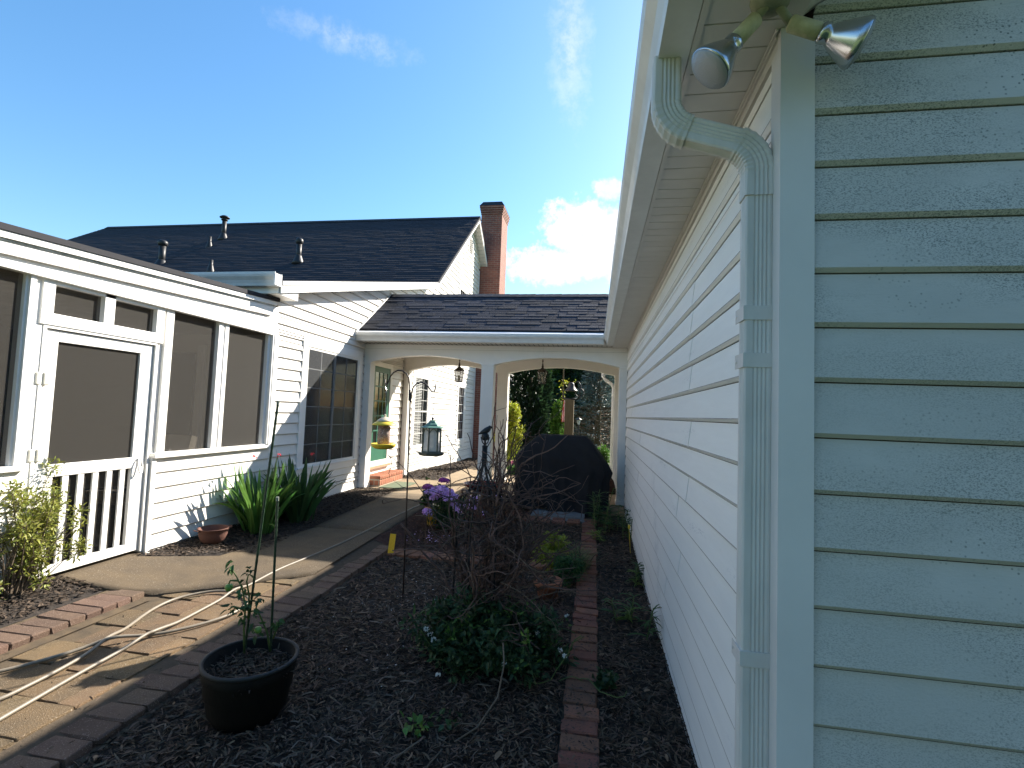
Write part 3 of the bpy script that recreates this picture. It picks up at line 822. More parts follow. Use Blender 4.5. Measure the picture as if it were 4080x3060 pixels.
# lower rows below the screens belong to the porch (same wall line)
def frame_rect(b, axis, pos, out, d0, d1, s0, s1, z0, z1, w_):
    """picture frame of depth d0..d1 measured outward from the plane"""
    a, c = sorted((pos + out * d0, pos + out * d1))
    def bx(p, q, r, t): b.box(a, c, p, q, r, t) if axis == 'x' else b.box(p, q, a, c, r, t)
    bx(s0, s0 + w_, z0, z1); bx(s1 - w_, s1, z0, z1); bx(s0 + w_, s1 - w_, z0, z0 + w_); bx(s0 + w_, s1 - w_, z1 - w_, z1)
def window(parent, y0, y1, z0, z1, trim, cols, rows_, dbl=None, blinds=False, screenside=None):
    """outer trim y0..y1; glass inset"""
    b = MB(); frame_rect(b, 'x', HX, 1, .0, .028, y0, y1, z0, z1, trim)
    wn = b.build('window', TRIMW, parent); bev(wn, .004)
    a, c, e, f_ = y0 + trim, y1 - trim, z0 + trim, z1 - trim
    b = MB(); frame_rect(b, 'x', HX, 1, -.02, .018, a, c, e, f_, .035); b.box(HX, HX + .045, y0 + .02, y1 - .02, e - .03, e - .002)
    bev(b.build('frame', PAINT, wn), .003)
    a += .035; c -= .035; e += .035; f_ -= .035
    MB().box(HX - .002, HX + .001, a, c, e, f_).build('pane', GLASS, wn)
    b = MB()
    if dbl == 'v':
        mid = (a + c) / 2; b.box(HX, HX + .016, mid - .022, mid + .022, e, f_)
        halves = [(a, mid - .022), (mid + .022, c)]
        for p, q in halves:
            for k in range(1, cols): b.box(HX + .001, HX + .006, p + (q - p) * k / cols - .006, p + (q - p) * k / cols + .006, e, f_)
    else:
        for k in range(1, cols): b.box(HX + .001, HX + .006, a + (c - a) * k / cols - .006, a + (c - a) * k / cols + .006, e, f_)
    for k in range(1, rows_):
        zz = e + (f_ - e) * k / rows_
        b.box(HX + .001, HX + .0055, a, c, zz - .006, zz + .006)
    if dbl == 'h':
        zz = (e + f_) / 2; b.box(HX, HX + .016, a, c, zz - .018, zz + .018)
    b.build('muntin', MUNT if dbl == 'v' else BLIND, wn)
    if blinds:
        b = MB(); k = e + .02
        while k < f_ - .01:
            b.box(HX + .0012, HX + .004, a + .01, a + (c - a) * .55, k, k + .014); k += .034
        b.build('blind', BLIND, wn)
    return wn
w1 = window(hou, 6.04, 7.75, .56, 2.42, .12, 2, 6, 'v')
mids = MB().box(HX + .0185, HX + .0195, 6.195, 7.595, .715, 2.265).build('insect_screen', SCREENW, w1)
window(hou, 10.14, 11.31, .56, 2.38, .14, 3, 6, 'h', True)
window(hou, 13.67, 14.56, .56, 2.35, .12, 3, 6, 'h')
window(hou, 13.38, 14.30, 3.4, 5.10, .10, 3, 6, 'h')
# gable louvre vent
b = MB(); frame_rect(b, 'x', HX, 1, 0, .03, 14.16, 14.69, 6.21, 6.77, .05); gv = b.build('gable_vent', TRIMW, hou)
b = MB()
for k in range(8): b.prism([(HX + .0, 6.27 + .057 * k), (HX + .024, 6.262 + .057 * k), (HX + .024, 6.272 + .057 * k), (HX, 6.30 + .057 * k)], 'y', 14.21, 14.64)
b.build('slat', PAINT, gv)
# green french door behind the left pilaster
b = MB(); frame_rect(b, 'x', HX, 1, 0, .03, 8.12, 9.02, .48, 2.34, .09); dfm = b.build('door_frame', TRIMW, hou)
gd = MB(); gd.box(HX - .02, HX + .004, 8.21, 8.93, .50, 2.25); dr = gd.build('door', GREEND, hou)
b = MB()
for k in range(2):
    pass
MB().box(HX + .004, HX + .006, 8.31, 8.83, .84, 2.16).build('pane', GLASS, dr)
b = MB(); frame_rect(b, 'x', HX, 1, .004, .016, 8.21, 8.93, .50, 2.25, .10); b.box(HX + .004, HX + .014, 8.31, 8.83, .50, .84)
for k in range(1, 3): b.box(HX + .006, HX + .015, 8.31 + .52 * k / 3 - .012, 8.31 + .52 * k / 3 + .012, .84, 2.16)
for k in range(1, 5): b.box(HX + .006, HX + .0145, 8.31, 8.83, .84 + 1.32 * k / 5 - .012, .84 + 1.32 * k / 5 + .012)
b.build('muntin', GREEND, dr)
b = MB().box(HX, HX + .07, 8.10, 9.04, .44, .48); b.build('threshold', mat('brown_sill', (.36, .24, .15), .7, var=.2), hou)
MB().lathe([(.0, .0), (.012, 0), (.02, .02), (.022, .035), (.012, .045), (0.001, .046)], (HX + .018, 8.88, 1.30), (1, 0, 0), 12).build('handle', BRASS, dr, True)
# lower riser panel under the door
MB().box(HX, HX + .014, 8.07, 9.06, .19, .44).build('riser_board', PAINT, hou)
# corner board
MB().box(HX - .01, HX + .02, 15.6, 15.7, -.05, 6.1).build('corner_post', TRIMW, hou)
# roof: shallow lower slope, steep upper slope in shingle courses, rear slope
b = MB()
RX0, RX1 = -19.0, -3.60
def ystrip(b, ya, za, yb, zb, x0, x1, th): b.prism([(ya, za), (yb, zb), (yb, zb + th), (ya, za + th)], 'x', x0, x1)
ystrip(b, 5.14, 2.895, 10.8, 4.40, RX0, RX1, .03)
b.build('lower_roof', SHINGI, hou)
b = MB(); nrow = 40
ya, za, yb, zb = 10.78, 4.41, 14.5, 7.42
L_ = math.hypot(yb - ya, zb - za); ny_, nz_ = -(zb - za) / L_, (yb - ya) / L_
for r in range(nrow):
    t0, t1 = r / nrow, (r + 1) / nrow
    x = RX0 + (0 if r % 2 else -.1) - (1 - t0) * .0
    p0 = (ya + (yb - ya) * t0, za + (zb - za) * t0); p1 = (ya + (yb - ya) * t1, za + (zb - za) * t1)
    xx = RX0
    while xx < RX1:
        wd_ = random.uniform(.22, .5); x1_ = min(xx + wd_, RX1); th = random.choice((.007, .009))
        hipx = -16.9 - (1 - t0) * 1.6
        if x1_ > hipx:
            x0_ = max(xx, hipx)
            a0 = (p0[0] + ny_ * th, p0[1] + nz_ * th); a1 = (p1[0] + ny_ * .003, p1[1] + nz_ * .003)
            b.add([(x0_, *p0), (x1_, *p0), (x1_, *a0), (x0_, *a0), (x0_, *a1), (x1_, *a1)], [(0, 1, 2, 3), (3, 2, 5, 4), (0, 3, 4), (1, 5, 2)])
        xx = x1_
o = b.build('shingle_courses', SHINGI, hou); tag(o, kind='stuff')
MB().prism([(ya, za - .01), (yb, zb - .01), (16.0, 6.28), (16.0, 6.2), (yb, zb - .09), (ya, za - .09)], 'x', -16.9, RX1).build('roof_deck', SHDARK, hou)
MB().prism([(yb - .12, zb - .07), (yb, zb + .035), (yb + .12, zb - .07), (yb, zb + .01)], 'x', -16.9, RX1 + .01).build('ridge_cap', SHDARK, hou)
# rakes
def rake(y0, z0, y1, z1, h, x0, x1, nm='rake_board', m=TRIMW):
    b = MB(); b.prism([(y0, z0 - h), (y1, z1 - h), (y1, z1), (y0, z0)], 'x', x0, x1); return b.build(nm, m, hou)
rake(5.18, 2.90, 10.78, 4.385, .115, -3.625, -3.603)
rake(5.18, 2.925, 10.80, 4.41, .045, -3.603, -3.590)
rake(10.78, 4.40, 14.5, 7.41, .14, -3.625, -3.603)
rake(14.5, 7.41, 15.98, 6.24, .16, -3.625, -3.603)
rake(5.2, 2.80, 10.78, 4.28, .008, HX, -3.62, 'rake_soffit', SOFF)
rake(10.78, 4.28, 14.5, 7.27, .008, HX, -3.62, 'rake_soffit', SOFF)
rake(14.5, 7.27, 15.98, 6.10, .008, HX, -3.62, 'rake_soffit', SOFF)
for k in range(14):   # soffit panel grooves on the far rake
    t0 = (k + .5) / 14; yy = 14.5 + 1.45 * t0; zz = 7.262 - 1.15 * t0
    MB().box(HX, -3.626, yy - .006, yy + .006, zz - .006, zz + .001).build('soffit_joint', GDIRT, hou)
# wing eave gutter running left, seen from below
b = MB(); b.prism([(5.17 - (p - 0), q) for p, q in [(x_, z_) for x_, z_ in gutter_prof(0, .13, 2.85, .15, 1)]], 'x', -8.0, -3.60); b.build('gutter', GUTTER, hou)
MB().box(-3.615, -3.598, 5.045, 5.17, 2.853, 2.985).build('gutter_end', TRIMW, hou)
MB().box(-8, HX, 5.18, 5.49, 2.79, 2.80).build('eave_soffit', GDIRT, hou)
MB().box(-8, -3.63, 5.165, 5.18, 2.78, 2.93).build('eave_fascia', TRIMW, hou)
MB().prism([(5.18, 2.775), (5.55, 2.775), (5.55, 2.90), (5.18, 2.80)], 'x', -3.86, -3.63).build('eave_return', TRIMW, hou)
# roof vents
def vent(name, label, x, y, z, h, r, cap):
    t = thing(name, (x, y, z), label, 'roof vent', 'vent pipes on the main roof')
    MB().lathe([(r * 2.6, -.06), (r * 2.0, .03), (r * 1.25, .16), (r * 1.05, .2)], (x, y, z), n=14).build('flashing', BLACKM, t, True)
    MB().tube([(x, y, z), (x, y, z + h)], r, 12).build('pipe', BLACKM, t, True)
    if cap == 1:
        MB().lathe([(r, 0), (r * 1.3, .02), (r * 1.5, .07), (r * 1.4, .12), (r * .9, .16)], (x, y, z + h - .03), n=14).build('cap', BLACKM, t, True)
    if cap == 2:
        MB().lathe([(r * 1.5, 0), (r * 1.5, .015), (r * 1.0, .02), (r * 1.0, .07), (r * 2.2, .075), (r * 2.2, .095), (r * 1.2, .14)], (x, y, z + h - .02), n=14).build('cap', BLACKM, t, True)
vent('vent_pipe', 'tallest vent pipe standing above the ridge line', -11.43, 13.43, 6.51, .62, .065, 2)
vent('vent_pipe', 'leftmost tall black vent pipe low on the roof behind the porch', -12.01, 11.9, 5.20, .62, .085, 1)
vent('vent_pipe', 'short thin vent pipe just below the tallest one', -11.41, 12.88, 6.06, .34, .045, 0)
vent('vent_pipe', 'short thin vent pipe lowest on the roof over the white gutter', -9.98, 11.37, 4.88, .32, .045, 0)
vent('vent_pipe', 'mushroom capped vent at the right of the roof nearest the gable', -7.8, 11.83, 5.25, .52, .065, 1)
# chimney
ch = thing('chimney', (-3.5, 15.7, 0), 'tall red brick chimney with corbelled dark cap at the house corner', 'chimney')
MB().box(-3.87, -3.17, 15.75, 16.75, 2.7, 8.02).build('shaft', CHIMB, ch)
b = MB().box(-3.92, -3.15, 15.72, 16.9, -.1, 2.62)
b.add([(-3.92, 15.72, 2.62), (-3.15, 15.72, 2.62), (-3.15, 16.9, 2.62), (-3.92, 16.9, 2.62), (-3.87, 15.75, 2.95), (-3.17, 15.75, 2.95), (-3.17, 16.75, 2.95), (-3.87, 16.75, 2.95)],
      [(0, 1, 5, 4), (1, 2, 6, 5), (2, 3, 7, 6), (3, 0, 4, 7)])
b.build('base', CHIMB, ch)
for k in range(4):
    e_ = .014 * (k + 1); MB().box(-3.87 - e_, -3.17 + e_, 15.75 - e_, 16.75 + e_, 8.02 + k * .07, 8.02 + (k + 1) * .07 - (.012 if k < 3 else 0)).build('corbel_course', CHIMB, ch)
b = MB(); a0, a1, c0, c1 = -3.935, -3.105, 15.685, 16.81
b.add([(a0, c0, 8.30), (a1, c0, 8.30), (a1, c1, 8.30), (a0, c1, 8.30), (a0 + .1, c0 + .1, 8.46), (a1 - .1, c0 + .1, 8.46), (a1 - .1, c1 - .1, 8.46), (a0 + .1, c1 - .1, 8.46)],
      [(0, 1, 5, 4), (1, 2, 6, 5), (2, 3, 7, 6), (3, 0, 4, 7), (4, 5, 6, 7)]); b.build('cap', BLACKM, ch)
# small far wing beyond the chimney
fw = thing('far_wing', (-5, 21, 0), 'far white wing with eave gutter seen between porch columns and cypress', 'house wing')
MB().box(-9, -3.62, 21.0, 26, -.1, 3.4).build('wall', VINYL, fw)
b = MB(); slope_slab(b, -3.28, 2.62, -6.0, 5.3, 20.6, 26.3, .06); b.build('roof', SHINGI, fw)
MB().box(-3.62, -3.30, 20.7, 26, 2.57, 2.60).build('soffit', TRIMW, fw)
MB().box(-3.36, -3.25, 20.62, 26, 2.56, 2.70).build('gutter', GUTTER, fw)

# ------------------------------------------------------------------ screened porch
por = thing('screened_porch', (-3.9, 4.0, 0), 'white screened porch with slatted screen door at the left edge', 'porch')
PX = HX
# lower wall under the right screens
rowsP = [(.176 + .1345 * k - .136 * 1, .176 + .1345 * k) for k in range(0, 7)]
siding('x', PX, 1, rowsP, lambda z: (3.905, 5.47), [], VINYL, por, None, .022)
MB().box(PX - .06, PX - .002, 3.9, 5.47, .0, .985).build('knee_wall', TRIMW, por)
MB().box(PX - .06, PX - .002, .2, 2.90, .0, .985).build('knee_wall', TRIMW, por)
siding('x', PX, 1, rowsP, lambda z: (.3, 2.86), [], VINYL, por, None, .022)
MB().box(PX - .05, PX + .024, 3.86, 3.905, .03, .985).build('corner_post', TRIMW, por)
b = MB().box(PX - .05, PX + .05, 3.86, 5.46, .985, 1.015).box(PX - .05, PX + .035, 3.87, 5.45, 1.015, 1.03); bev(b.build('sill', TRIMW, por), .004)
b = MB().box(PX - .05, PX + .04, .3, 2.86, .985, 1.02); bev(b.build('sill', TRIMW, por), .004)
# posts
def post(y0, y1, z0, z1, d0=-.05, d1=.02, nm='post'): return bev(MB().box(PX + d0, PX + d1, y0, y1, z0, z1).build(nm, PAINT, por), .003)
post(2.775, 2.905, .1, 2.33, -.07, .0)
post(2.79, 2.83, 1.02, 2.33, .0, .018)
post(3.84, 3.90, .16, 2.33, -.08, -.012)
post(3.905, 3.99, 1.03, 2.33, -.05, .012)
post(4.545, 4.60, 1.03, 2.33, -.05, .012); post(4.60, 4.635, 1.03, 2.33, -.05, .004); post(4.635, 4.69, 1.03, 2.33, -.05, .012)
post(5.33, 5.375, 1.03, 2.33, -.05, .012)
b = MB().box(PX - .02, PX + .052, 5.40, 5.475, .99, 2.345).box(PX - .05, PX + .045, 5.375, 5.40, 1.03, 2.33); b.build('corner_trim', TRIMW, por)
# header, ledge
MB().prism([(.3, 2.345), (5.47, 2.345), (5.47, 2.68), (.3, 2.39)], 'x', PX - .06, PX + .022).build('header', TRIMW, por)
bev(MB().box(PX - .02, PX + .042, .3, 5.475, 2.325, 2.345).build('ledge_moulding', TRIMW, por), .004)
MB().box(PX, PX + .032, .3, 5.475, 2.345, 2.352).build('ledge_moulding', TRIMW, por)
# screens
for a, b_, c, d in [(.9, 2.775, 1.02, 2.325), (3.99, 4.545, 1.03, 2.33), (4.69, 5.33, 1.03, 2.33)]:
    MB().box(PX - .030, PX - .028, a, b_, c, d).build('screen', SCREEN, por)
# transom frame
tf = bev((lambda b: (frame_rect(b, 'x', PX, 1, -.06, .014, 2.875, 3.885, 2.005, 2.33, .0) if False else b.box(PX - .06, PX + .014, 2.875, 3.885, 2.005, 2.09).box(PX - .06, PX + .014, 2.875, 2.957, 2.09, 2.33)
          .box(PX - .06, PX + .014, 3.803, 3.885, 2.09, 2.33).box(PX - .06, PX + .014, 3.325, 3.413, 2.09, 2.33).box(PX - .06, PX + .014, 2.957, 3.803, 2.297, 2.33), b)[1])(MB()).build('transom_frame', PAINT, por), .003)
for a, b_ in ((2.957, 3.325), (3.413, 3.803)): MB().box(PX - .03, PX - .028, a, b_, 2.09, 2.297).build('screen', SCREEN, por)
b = MB().box(PX - .05, PX + .006, 2.905, 2.93, .19, 2.005).box(PX - .05, PX + .006, 3.822, 3.84, .19, 2.005).box(PX - .05, PX + .006, 2.93, 3.822, 1.982, 2.005)
bev(b.build('door_frame', PAINT, por), .002)
# door
DX = PX - .012
b = MB().box(DX - .03, DX, 2.933, 3.028, .205, 1.975).box(DX - .03, DX, 3.695, 3.815, .205, 1.975).box(DX - .03, DX, 3.028, 3.695, 1.896, 1.975)
b.box(DX - .03, DX, 3.028, 3.695, .915, 1.005).box(DX - .03, DX, 3.028, 3.695, .205, .275)
dr = bev(b.build('door', PAINT, por), .003)
for k in range(6):
    y_ = 3.03 + k * .1145
    bev(MB().box(DX - .022, DX - .006, y_, y_ + .046, .270, .92).build('slat', PAINT, dr), .002)
MB().box(DX - .020, DX - .018, 3.028, 3.695, 1.0, 1.9).build('screen', SCREEN, dr)
MB().box(DX - .034, DX - .032, 3.028, 3.695, .27, .92).build('screen', SCREEN, dr)
for z_ in (1.62, 1.08):
    b = MB().box(DX - .002, DX + .022, 2.885, 2.925, z_ - .045, z_ + .045).box(DX - .002, DX + .028, 2.93, 2.972, z_ - .045, z_ + .045)
    bev(b.build('hinge', mat('hinge_cream', (.55, .53, .46), .5), dr), .008)
b = MB(); b.tube([(DX + .004, 3.755 + .022 * math.sin(t), .93 + .065 * math.cos(t)) if abs(math.sin(t)) < 0 else (DX + .006 + .03 * abs(math.sin(t * .5)), 3.755 + .02 * math.sin(t), .93 + .065 * math.cos(t)) for t in np.linspace(0, 2 * math.pi, 18)], .006, 6)
b.build('handle', PAINT, dr, True)
# interior
b = MB().box(-7.2, -7.15, .3, 5.48, .1, 2.6).box(-7.2, PX - .06, .25, .3, .1, 2.38); b.build('inner_wall', INTER, por)
MB().box(-7.2, PX - .06, 5.478, 5.488, .1, 2.6).build('inner_wall', VINYL, por)
b = MB().box(-5.6, -4.9, 5.44, 5.477, .2, 2.1); b.build('inner_door', INTERD, por)
b = MB().box(-4.86, -4.78, 5.43, 5.476, .2, 2.2).box(-5.72, -5.64, 5.43, 5.476, .2, 2.2); b.build('inner_casing', TRIMW, por)
MB().box(-7.2, PX - .06, .3, 5.47, .10, .17).build('porch_floor', INTER, por)
MB().box(-7.2, PX - .06, .3, 5.47, 2.34, 2.36).build('ceiling', INTER, por)
b = MB()
for yy in (1.4, 2.6, 3.5, 4.3, 5.0): b.box(-7.13, -7.1, yy, yy + .35, .2, 2.3)
b.build('inner_window', INTERD, por)
pc = thing('porch_chair', (-4.45, 4.35, .17), 'cushioned chair with a striped pillow dimly seen inside the screened porch', 'chair')
MB().box(-4.72, -4.20, 4.05, 4.60, .52, .62).build('seat', INTER, pc)
MB().prism([(4.55, .55), (4.64, .55), (4.78, 1.12), (4.70, 1.14)], 'x', -4.72, -4.20).build('backrest', INTER, pc)
for lx in (-4.70, -4.24):
    for ly in (4.07, 4.56): MB().box(lx, lx + .04, ly, ly + .04, .17, .52).build('leg', INTERD, pc)
pw = MB().prism([(4.10, .63), (4.22, .60), (4.50, .98), (4.38, 1.02)], 'x', -4.36, -4.16); pw.build('pillow', mat('pillow_cloth', (.45, .43, .40), .9), pc)
for i in range(6):
    q = i * .063
    MB().prism([(4.098 + q * .72, .640 + q), (4.096 + q * .72, .648 + q + .012), (4.215 + q * .72, .62 + q)], 'x', -4.362, -4.158).build('pillow_stripe', INTERD, pc)
# roof slab, sloped fascia and its moulded edge
def zt(y): return 2.548 + .0620 * (y - 2.5)
def zb_(y): return 2.415 + .051 * (y - 2.5)
def sl(name, x0, x1, f0, f1, m, y0=.2, y1=5.35):
    b = MB(); b.prism([(y0, f0(y0)), (y1, f0(y1)), (y1, f1(y1)), (y0, f1(y0))], 'x', x0, x1); return b.build(name, m, por)
sl('fascia_board', -3.815, -3.80, zb_, lambda y: zt(y) - .045, TRIMW, .2, 5.34)
sl('crown_strip', -3.815, -3.775, lambda y: zt(y) - .045, zt, TRIMW, .2, 5.37)
sl('crown_strip', -3.815, -3.790, lambda y: zt(y) - .060, lambda y: zt(y) - .045, GDIRT, .2, 5.35)
sl('fascia_joint', -3.8005, -3.7985, zb_, lambda y: zt(y) - .045, GDIRT, 3.075, 3.079)
sl('soffit', PX - .05, -3.815, lambda y: zb_(y) + .004, lambda y: zb_(y) + .012, SOFF, .2, 5.34)
sl('soffit_edge', -3.822, -3.80, lambda y: zb_(y) - .010, lambda y: zb_(y) - .0005, SOFF, .2, 5.3)
b = MB()
V = [(-3.765, y_, zt(y_) + d) for y_ in (.2, 5.40) for d in (.002, .045)] + [(-8.5, y_, zt(y_) + d + .30) for y_ in (.2, 5.40) for d in (.002, .045)]
b.add(V, [(0, 2, 3, 1), (1, 3, 7, 5), (0, 1, 5, 4), (2, 6, 7, 3), (0, 4, 6, 2), (4, 5, 7, 6)]); b.build('roof', SHDARK, por)

# ------------------------------------------------------------------ breezeway
bz = thing('breezeway', (-1.7, 7.85, PZ), 'covered breezeway with white arched beams joining house and garage', 'breezeway')
YF, YB_, RZ = 7.85, 9.62, 3.62
def arch(y0, y1, x0, x1, bays, zt_, zs, zc):
    """beam with arched soffits"""
    low = []
    for a, b_ in bays:
        low.append((a - 1e-4, zs)) if False else None
    pts = [(x0, zt_), (x0, zs)]
    for a, b_ in bays:
        n = 18
        for i in range(n + 1):
            t = -1 + 2 * i / n
            pts.append((a + (b_ - a) * i / n, zs + (zc - zs) * (1 - abs(t) ** 2.0)))
    pts += [(x1, zs), (x1, zt_)]
    V = []; F = []
    for (xa, za) in pts[1:-1]:
        V += [(xa, y0, za), (xa, y0, zt_), (xa, y1, za), (xa, y1, zt_)]
    for i in range(len(pts) - 3):
        a, b_ = i * 4, i * 4 + 4
        F += [(a, b_, b_ + 1, a + 1), (a + 2, a + 3, b_ + 3, b_ + 2), (a, a + 2, b_ + 2, b_)]
    return MB().add(V, F)
arch(YF, YF + .16, HX, GX, [(-3.72, -1.83), (-1.61, .355)], 2.575, 2.275, 2.400).build('arched_beam', TRIMW, bz)
arch(YB_, YB_ + .16, HX, GX, [(-3.72, -1.91), (-1.68, .355)], 2.575, 2.29, 2.42).build('arched_beam', TRIMW, bz)
b = MB().box(HX, GX, YF - .004, YF, 2.50, 2.503); b.build('beam_seam', GDIRT, bz)
MB().box(-.83, -.828, YF - .003, YF, 2.46, 2.56).build('beam_seam', GDIRT, bz)
def column(x0, x1, y0, y1, z0, z1, base=True):
    b = MB().box(x0 + .006, x1 - .006, y0 + .006, y1 - .006, z0, z1)
    n = 5
    for i in range(n):
        a = x0 + (x1 - x0) * (i + .06) / n; c = x0 + (x1 - x0) * (i + .94) / n
        b.box(a, c, y0, y0 + .004, z0 + .06, z1 - .0); b.box(a, c, y1 - .004, y1, z0 + .06, z1)
        a = y0 + (y1 - y0) * (i + .06) / n; c = y0 + (y1 - y0) * (i + .94) / n
        b.box(x0, x0 + .004, a, c, z0 + .06, z1); b.box(x1 - .004, x1, a, c, z0 + .06, z1)
    c_ = b.build('column', TRIMW, bz)
    if base: bev(MB().box(x0 - .012, x1 + .012, y0 - .012, y1 + .012, z0, z0 + .06).box(x0 - .005, x1 + .005, y0 - .005, y1 + .005, z0 + .06, z0 + .085).build('plinth', TRIMW, c_), .005)
    bev(MB().box(x0 - .006, x1 + .006, y0 - .006, y1 + .006, z1 - .03, z1 - .002).build('capital', TRIMW, c_), .003)
column(-1.82, -1.62, YF - .01, YF + .18, PZ, 2.275)
column(-1.90, -1.69, YB_ - .01, YB_ + .18, PZ, 2.29)
column(HX + .016, HX + .125, YF - .01, YF + .18, PZ, 2.275)
column(HX + .016, HX + .125, YB_ - .01, YB_ + .18, PZ, 2.29)
column(.36, .474, YF - .01, YF + .18, PZ, 2.275)
column(.36, .474, YB_ - .01, YB_ + .18, PZ, 2.29)
MB().box(HX, GX, YF + .16, YB_, 2.60, 2.62).build('ceiling', SOFF, bz)
# eaves
for (ya_, yb2, sgn) in ((7.56, YF, -1), (YB_ + .16, 10.06, 1)):
    nm = MB().box(HX, GX, ya_, yb2, 2.585, 2.592); nm.build('soffit', SOFF, bz)
    b = MB(); x = HX + .03
    while x < GX:
        b.box(x, x + .006, ya_ + .02, yb2 - .004, 2.580, 2.586); x += .075
    b.build('soffit_slot', BLACKM, bz)
b = MB(); b.prism([(7.56 - p, q) for p, q in gutter_prof(0, .12, 2.58, .125, 1)], 'x', HX + .01, .105); b.build('gutter', GUTTER, bz)
MB().box(HX + .006, HX + .0098, 7.43, 7.56, 2.585, 2.70).build('gutter_end', TRIMW, bz)
MB().box(HX, GX, 7.56, 7.575, 2.575, 2.72).build('fascia', TRIMW, bz)
MB().box(HX, GX, 10.05, 10.07, 2.575, 2.72).build('fascia', TRIMW, bz)
MB().prism([(7.44, 2.706), (7.60, 2.768), (7.60, 2.776), (7.44, 2.713)], 'x', HX + .01, .10).build('drip_edge', mat('white_drip', (.8, .8, .8), .3), bz)
yr = 8.76
b = MB(); b.prism([(7.50, 2.725), (yr, RZ), (10.1, 2.725), (10.1, 2.70), (yr, RZ - .03), (7.50, 2.70)], 'x', HX + .005, 1.6); b.build('roof_deck', SHDARK, bz)
# individual shingle tabs on the near slope
L_ = math.hypot(yr - 7.5, RZ - 2.725); ang = math.atan2(RZ - 2.725, yr - 7.5)
def tabmesh(wd, th):
    b = MB(); e_ = .128
    b.add([(-wd / 2, 0, .002), (wd / 2, 0, .002), (wd / 2, 0, th), (-wd / 2, 0, th), (wd / 2, e_, .004), (-wd / 2, e_, .004)], [(0, 1, 2, 3), (3, 2, 4, 5), (0, 3, 5), (1, 4, 2)])
    return b.build('shingle', SHING)
protos = [(w_, tabmesh(w_ - .006, t_)) for w_, t_ in ((.17, .006), (.23, .009), (.26, .005), (.33, .010), (.30, .006))]
nr = 14; ex_ = L_ / nr
for r in range(nr):
    x = HX + .02 + random.uniform(-.1, 0)
    while x < .55:
        w_, p = random.choice(protos)
        s_ = r * ex_
        xc = x + w_ / 2
        if xc - w_ / 2 < HX + .015: xc = HX + .015 + w_ / 2
        instance(p, 'shingle', bz, xc, 7.565 + math.cos(ang) * s_ * .945, 2.780 + math.sin(ang) * s_ * .945 + random.uniform(0, .002), 0, (1, ex_ / .124, 1), ang)
        x = xc + w_ / 2
for _, p in protos: removable(p)
x = HX + .02
cp = MB().add([(-.1, -.11, -.062), (.1, -.11, -.062), (.1, 0, .012), (-.1, 0, .012), (.1, .11, -.062), (-.1, .11, -.062), (.1, 0, 0), (-.1, 0, 0)], [(0, 1, 2, 3), (3, 2, 4, 5), (1, 6, 4, 2), (0, 3, 5, 7)]).build('ridge_shingle', SHING)
while x < 1.4:
    instance(cp, 'ridge_shingle', bz, x, yr, RZ + .012 + random.uniform(0, .003), 0, (1, 1, 1), 0, -.03); x += .155
removable(cp)
# wall flashing
MB().prism([(7.46, 2.74), (yr + .02, RZ + .06), (yr + .02, RZ + .03), (7.46, 2.71)], 'x', HX + .012, HX + .04).build('flashing', TRIMW, bz)

# brick step and mat
st = thing('brick_step', (HX + .15, 8.6, PZ), 'low red brick step with rounded edge below the green door', 'step')
MB().box(HX + .016, -3.575, 8.10, 9.12, PZ, .345).build('mortar_core', MORTAR, st)
bk = block('brick', .062, .084, .085, BRICKS, .006, .002)
b2 = block('brick', .075, .30, .07, BRICKS, .02, .002)
for k in range(12):
    instance(bk, 'brick', st, -3.568 - .03, 8.145 + k * .0865, .277, 0, (1.0, .92, 1))
for k in range(3): instance(bk, 'brick', st, -3.625 - k * .085, 8.128, .277, math.pi / 2, (1, .9, 1))
for k in range(13):
    instance(b2, 'brick', st, -3.705, 8.135 + k * .0795, .352 + random.gauss(0, .001), math.pi / 2 + random.gauss(0, .01), (1, .98, 1))
removable(bk); removable(b2)
b = MB().box(-3.53, -3.14, 8.0, 8.74, PZ + .002, PZ + .012)
tag(b.build('door_mat', MATG), 'flat grey green mat on the concrete before the brick step', 'mat')

# ------------------------------------------------------------------ lanterns
def lantern(x, y, ztop, zbody, label):
    t = thing('hanging_lantern', (x, y, zbody), label, 'lantern', 'lanterns hanging in the breezeway')
    MB().tube([(x, y, 2.6), (x, y, zbody + .30)], .008, 6).build('chain', BRONZE, t)
    b = MB()
    k = zbody + .30; i = 0
    while k < 2.6:
        b.tube([(x + (.012 if i % 2 else 0) * math.cos(a_), y + (0 if i % 2 else .012) * math.cos(a_), k + .018 * math.sin(a_)) for a_ in np.linspace(0, 6.28, 8)], .003, 5); k += .03; i += 1
    b.build('link', BRONZE, t)
    MB().lathe([(.012, .32), (.02, .30), (.018, .275), (.03, .26), (.06, .235), (.098, .205), (.10, .195), (.085, .19)], (x, y, zbody), n=6).build('cap', BRONZE, t)
    MB().lathe([(.085, .19), (.058, .0)], (x, y, zbody + .005), n=6).build('glass', SHEERG, t)
    b = MB()
    for k in range(6):
        a_ = 2 * math.pi * k / 6
        b.tube([(x + .088 * math.cos(a_), y + .088 * math.sin(a_), zbody + .195), (x + .062 * math.cos(a_), y + .062 * math.sin(a_), zbody)], .006, 4)
    b.lathe([(.066, -.012), (.068, .004), (.03, .006)], (x, y, zbody), n=6); b.build('frame', BRONZE, t)
    MB().tube([(x, y, zbody + .01), (x, y, zbody + .11)], .014, 8).build('candle', CREAM, t)
lantern(-2.45, 8.78, 2.5, 2.045, 'dark bronze lantern hanging on a chain in the left arch')
lantern(-.93, 8.78, 2.5, 2.055, 'dark bronze lantern hanging in the right arch above the covered grill')

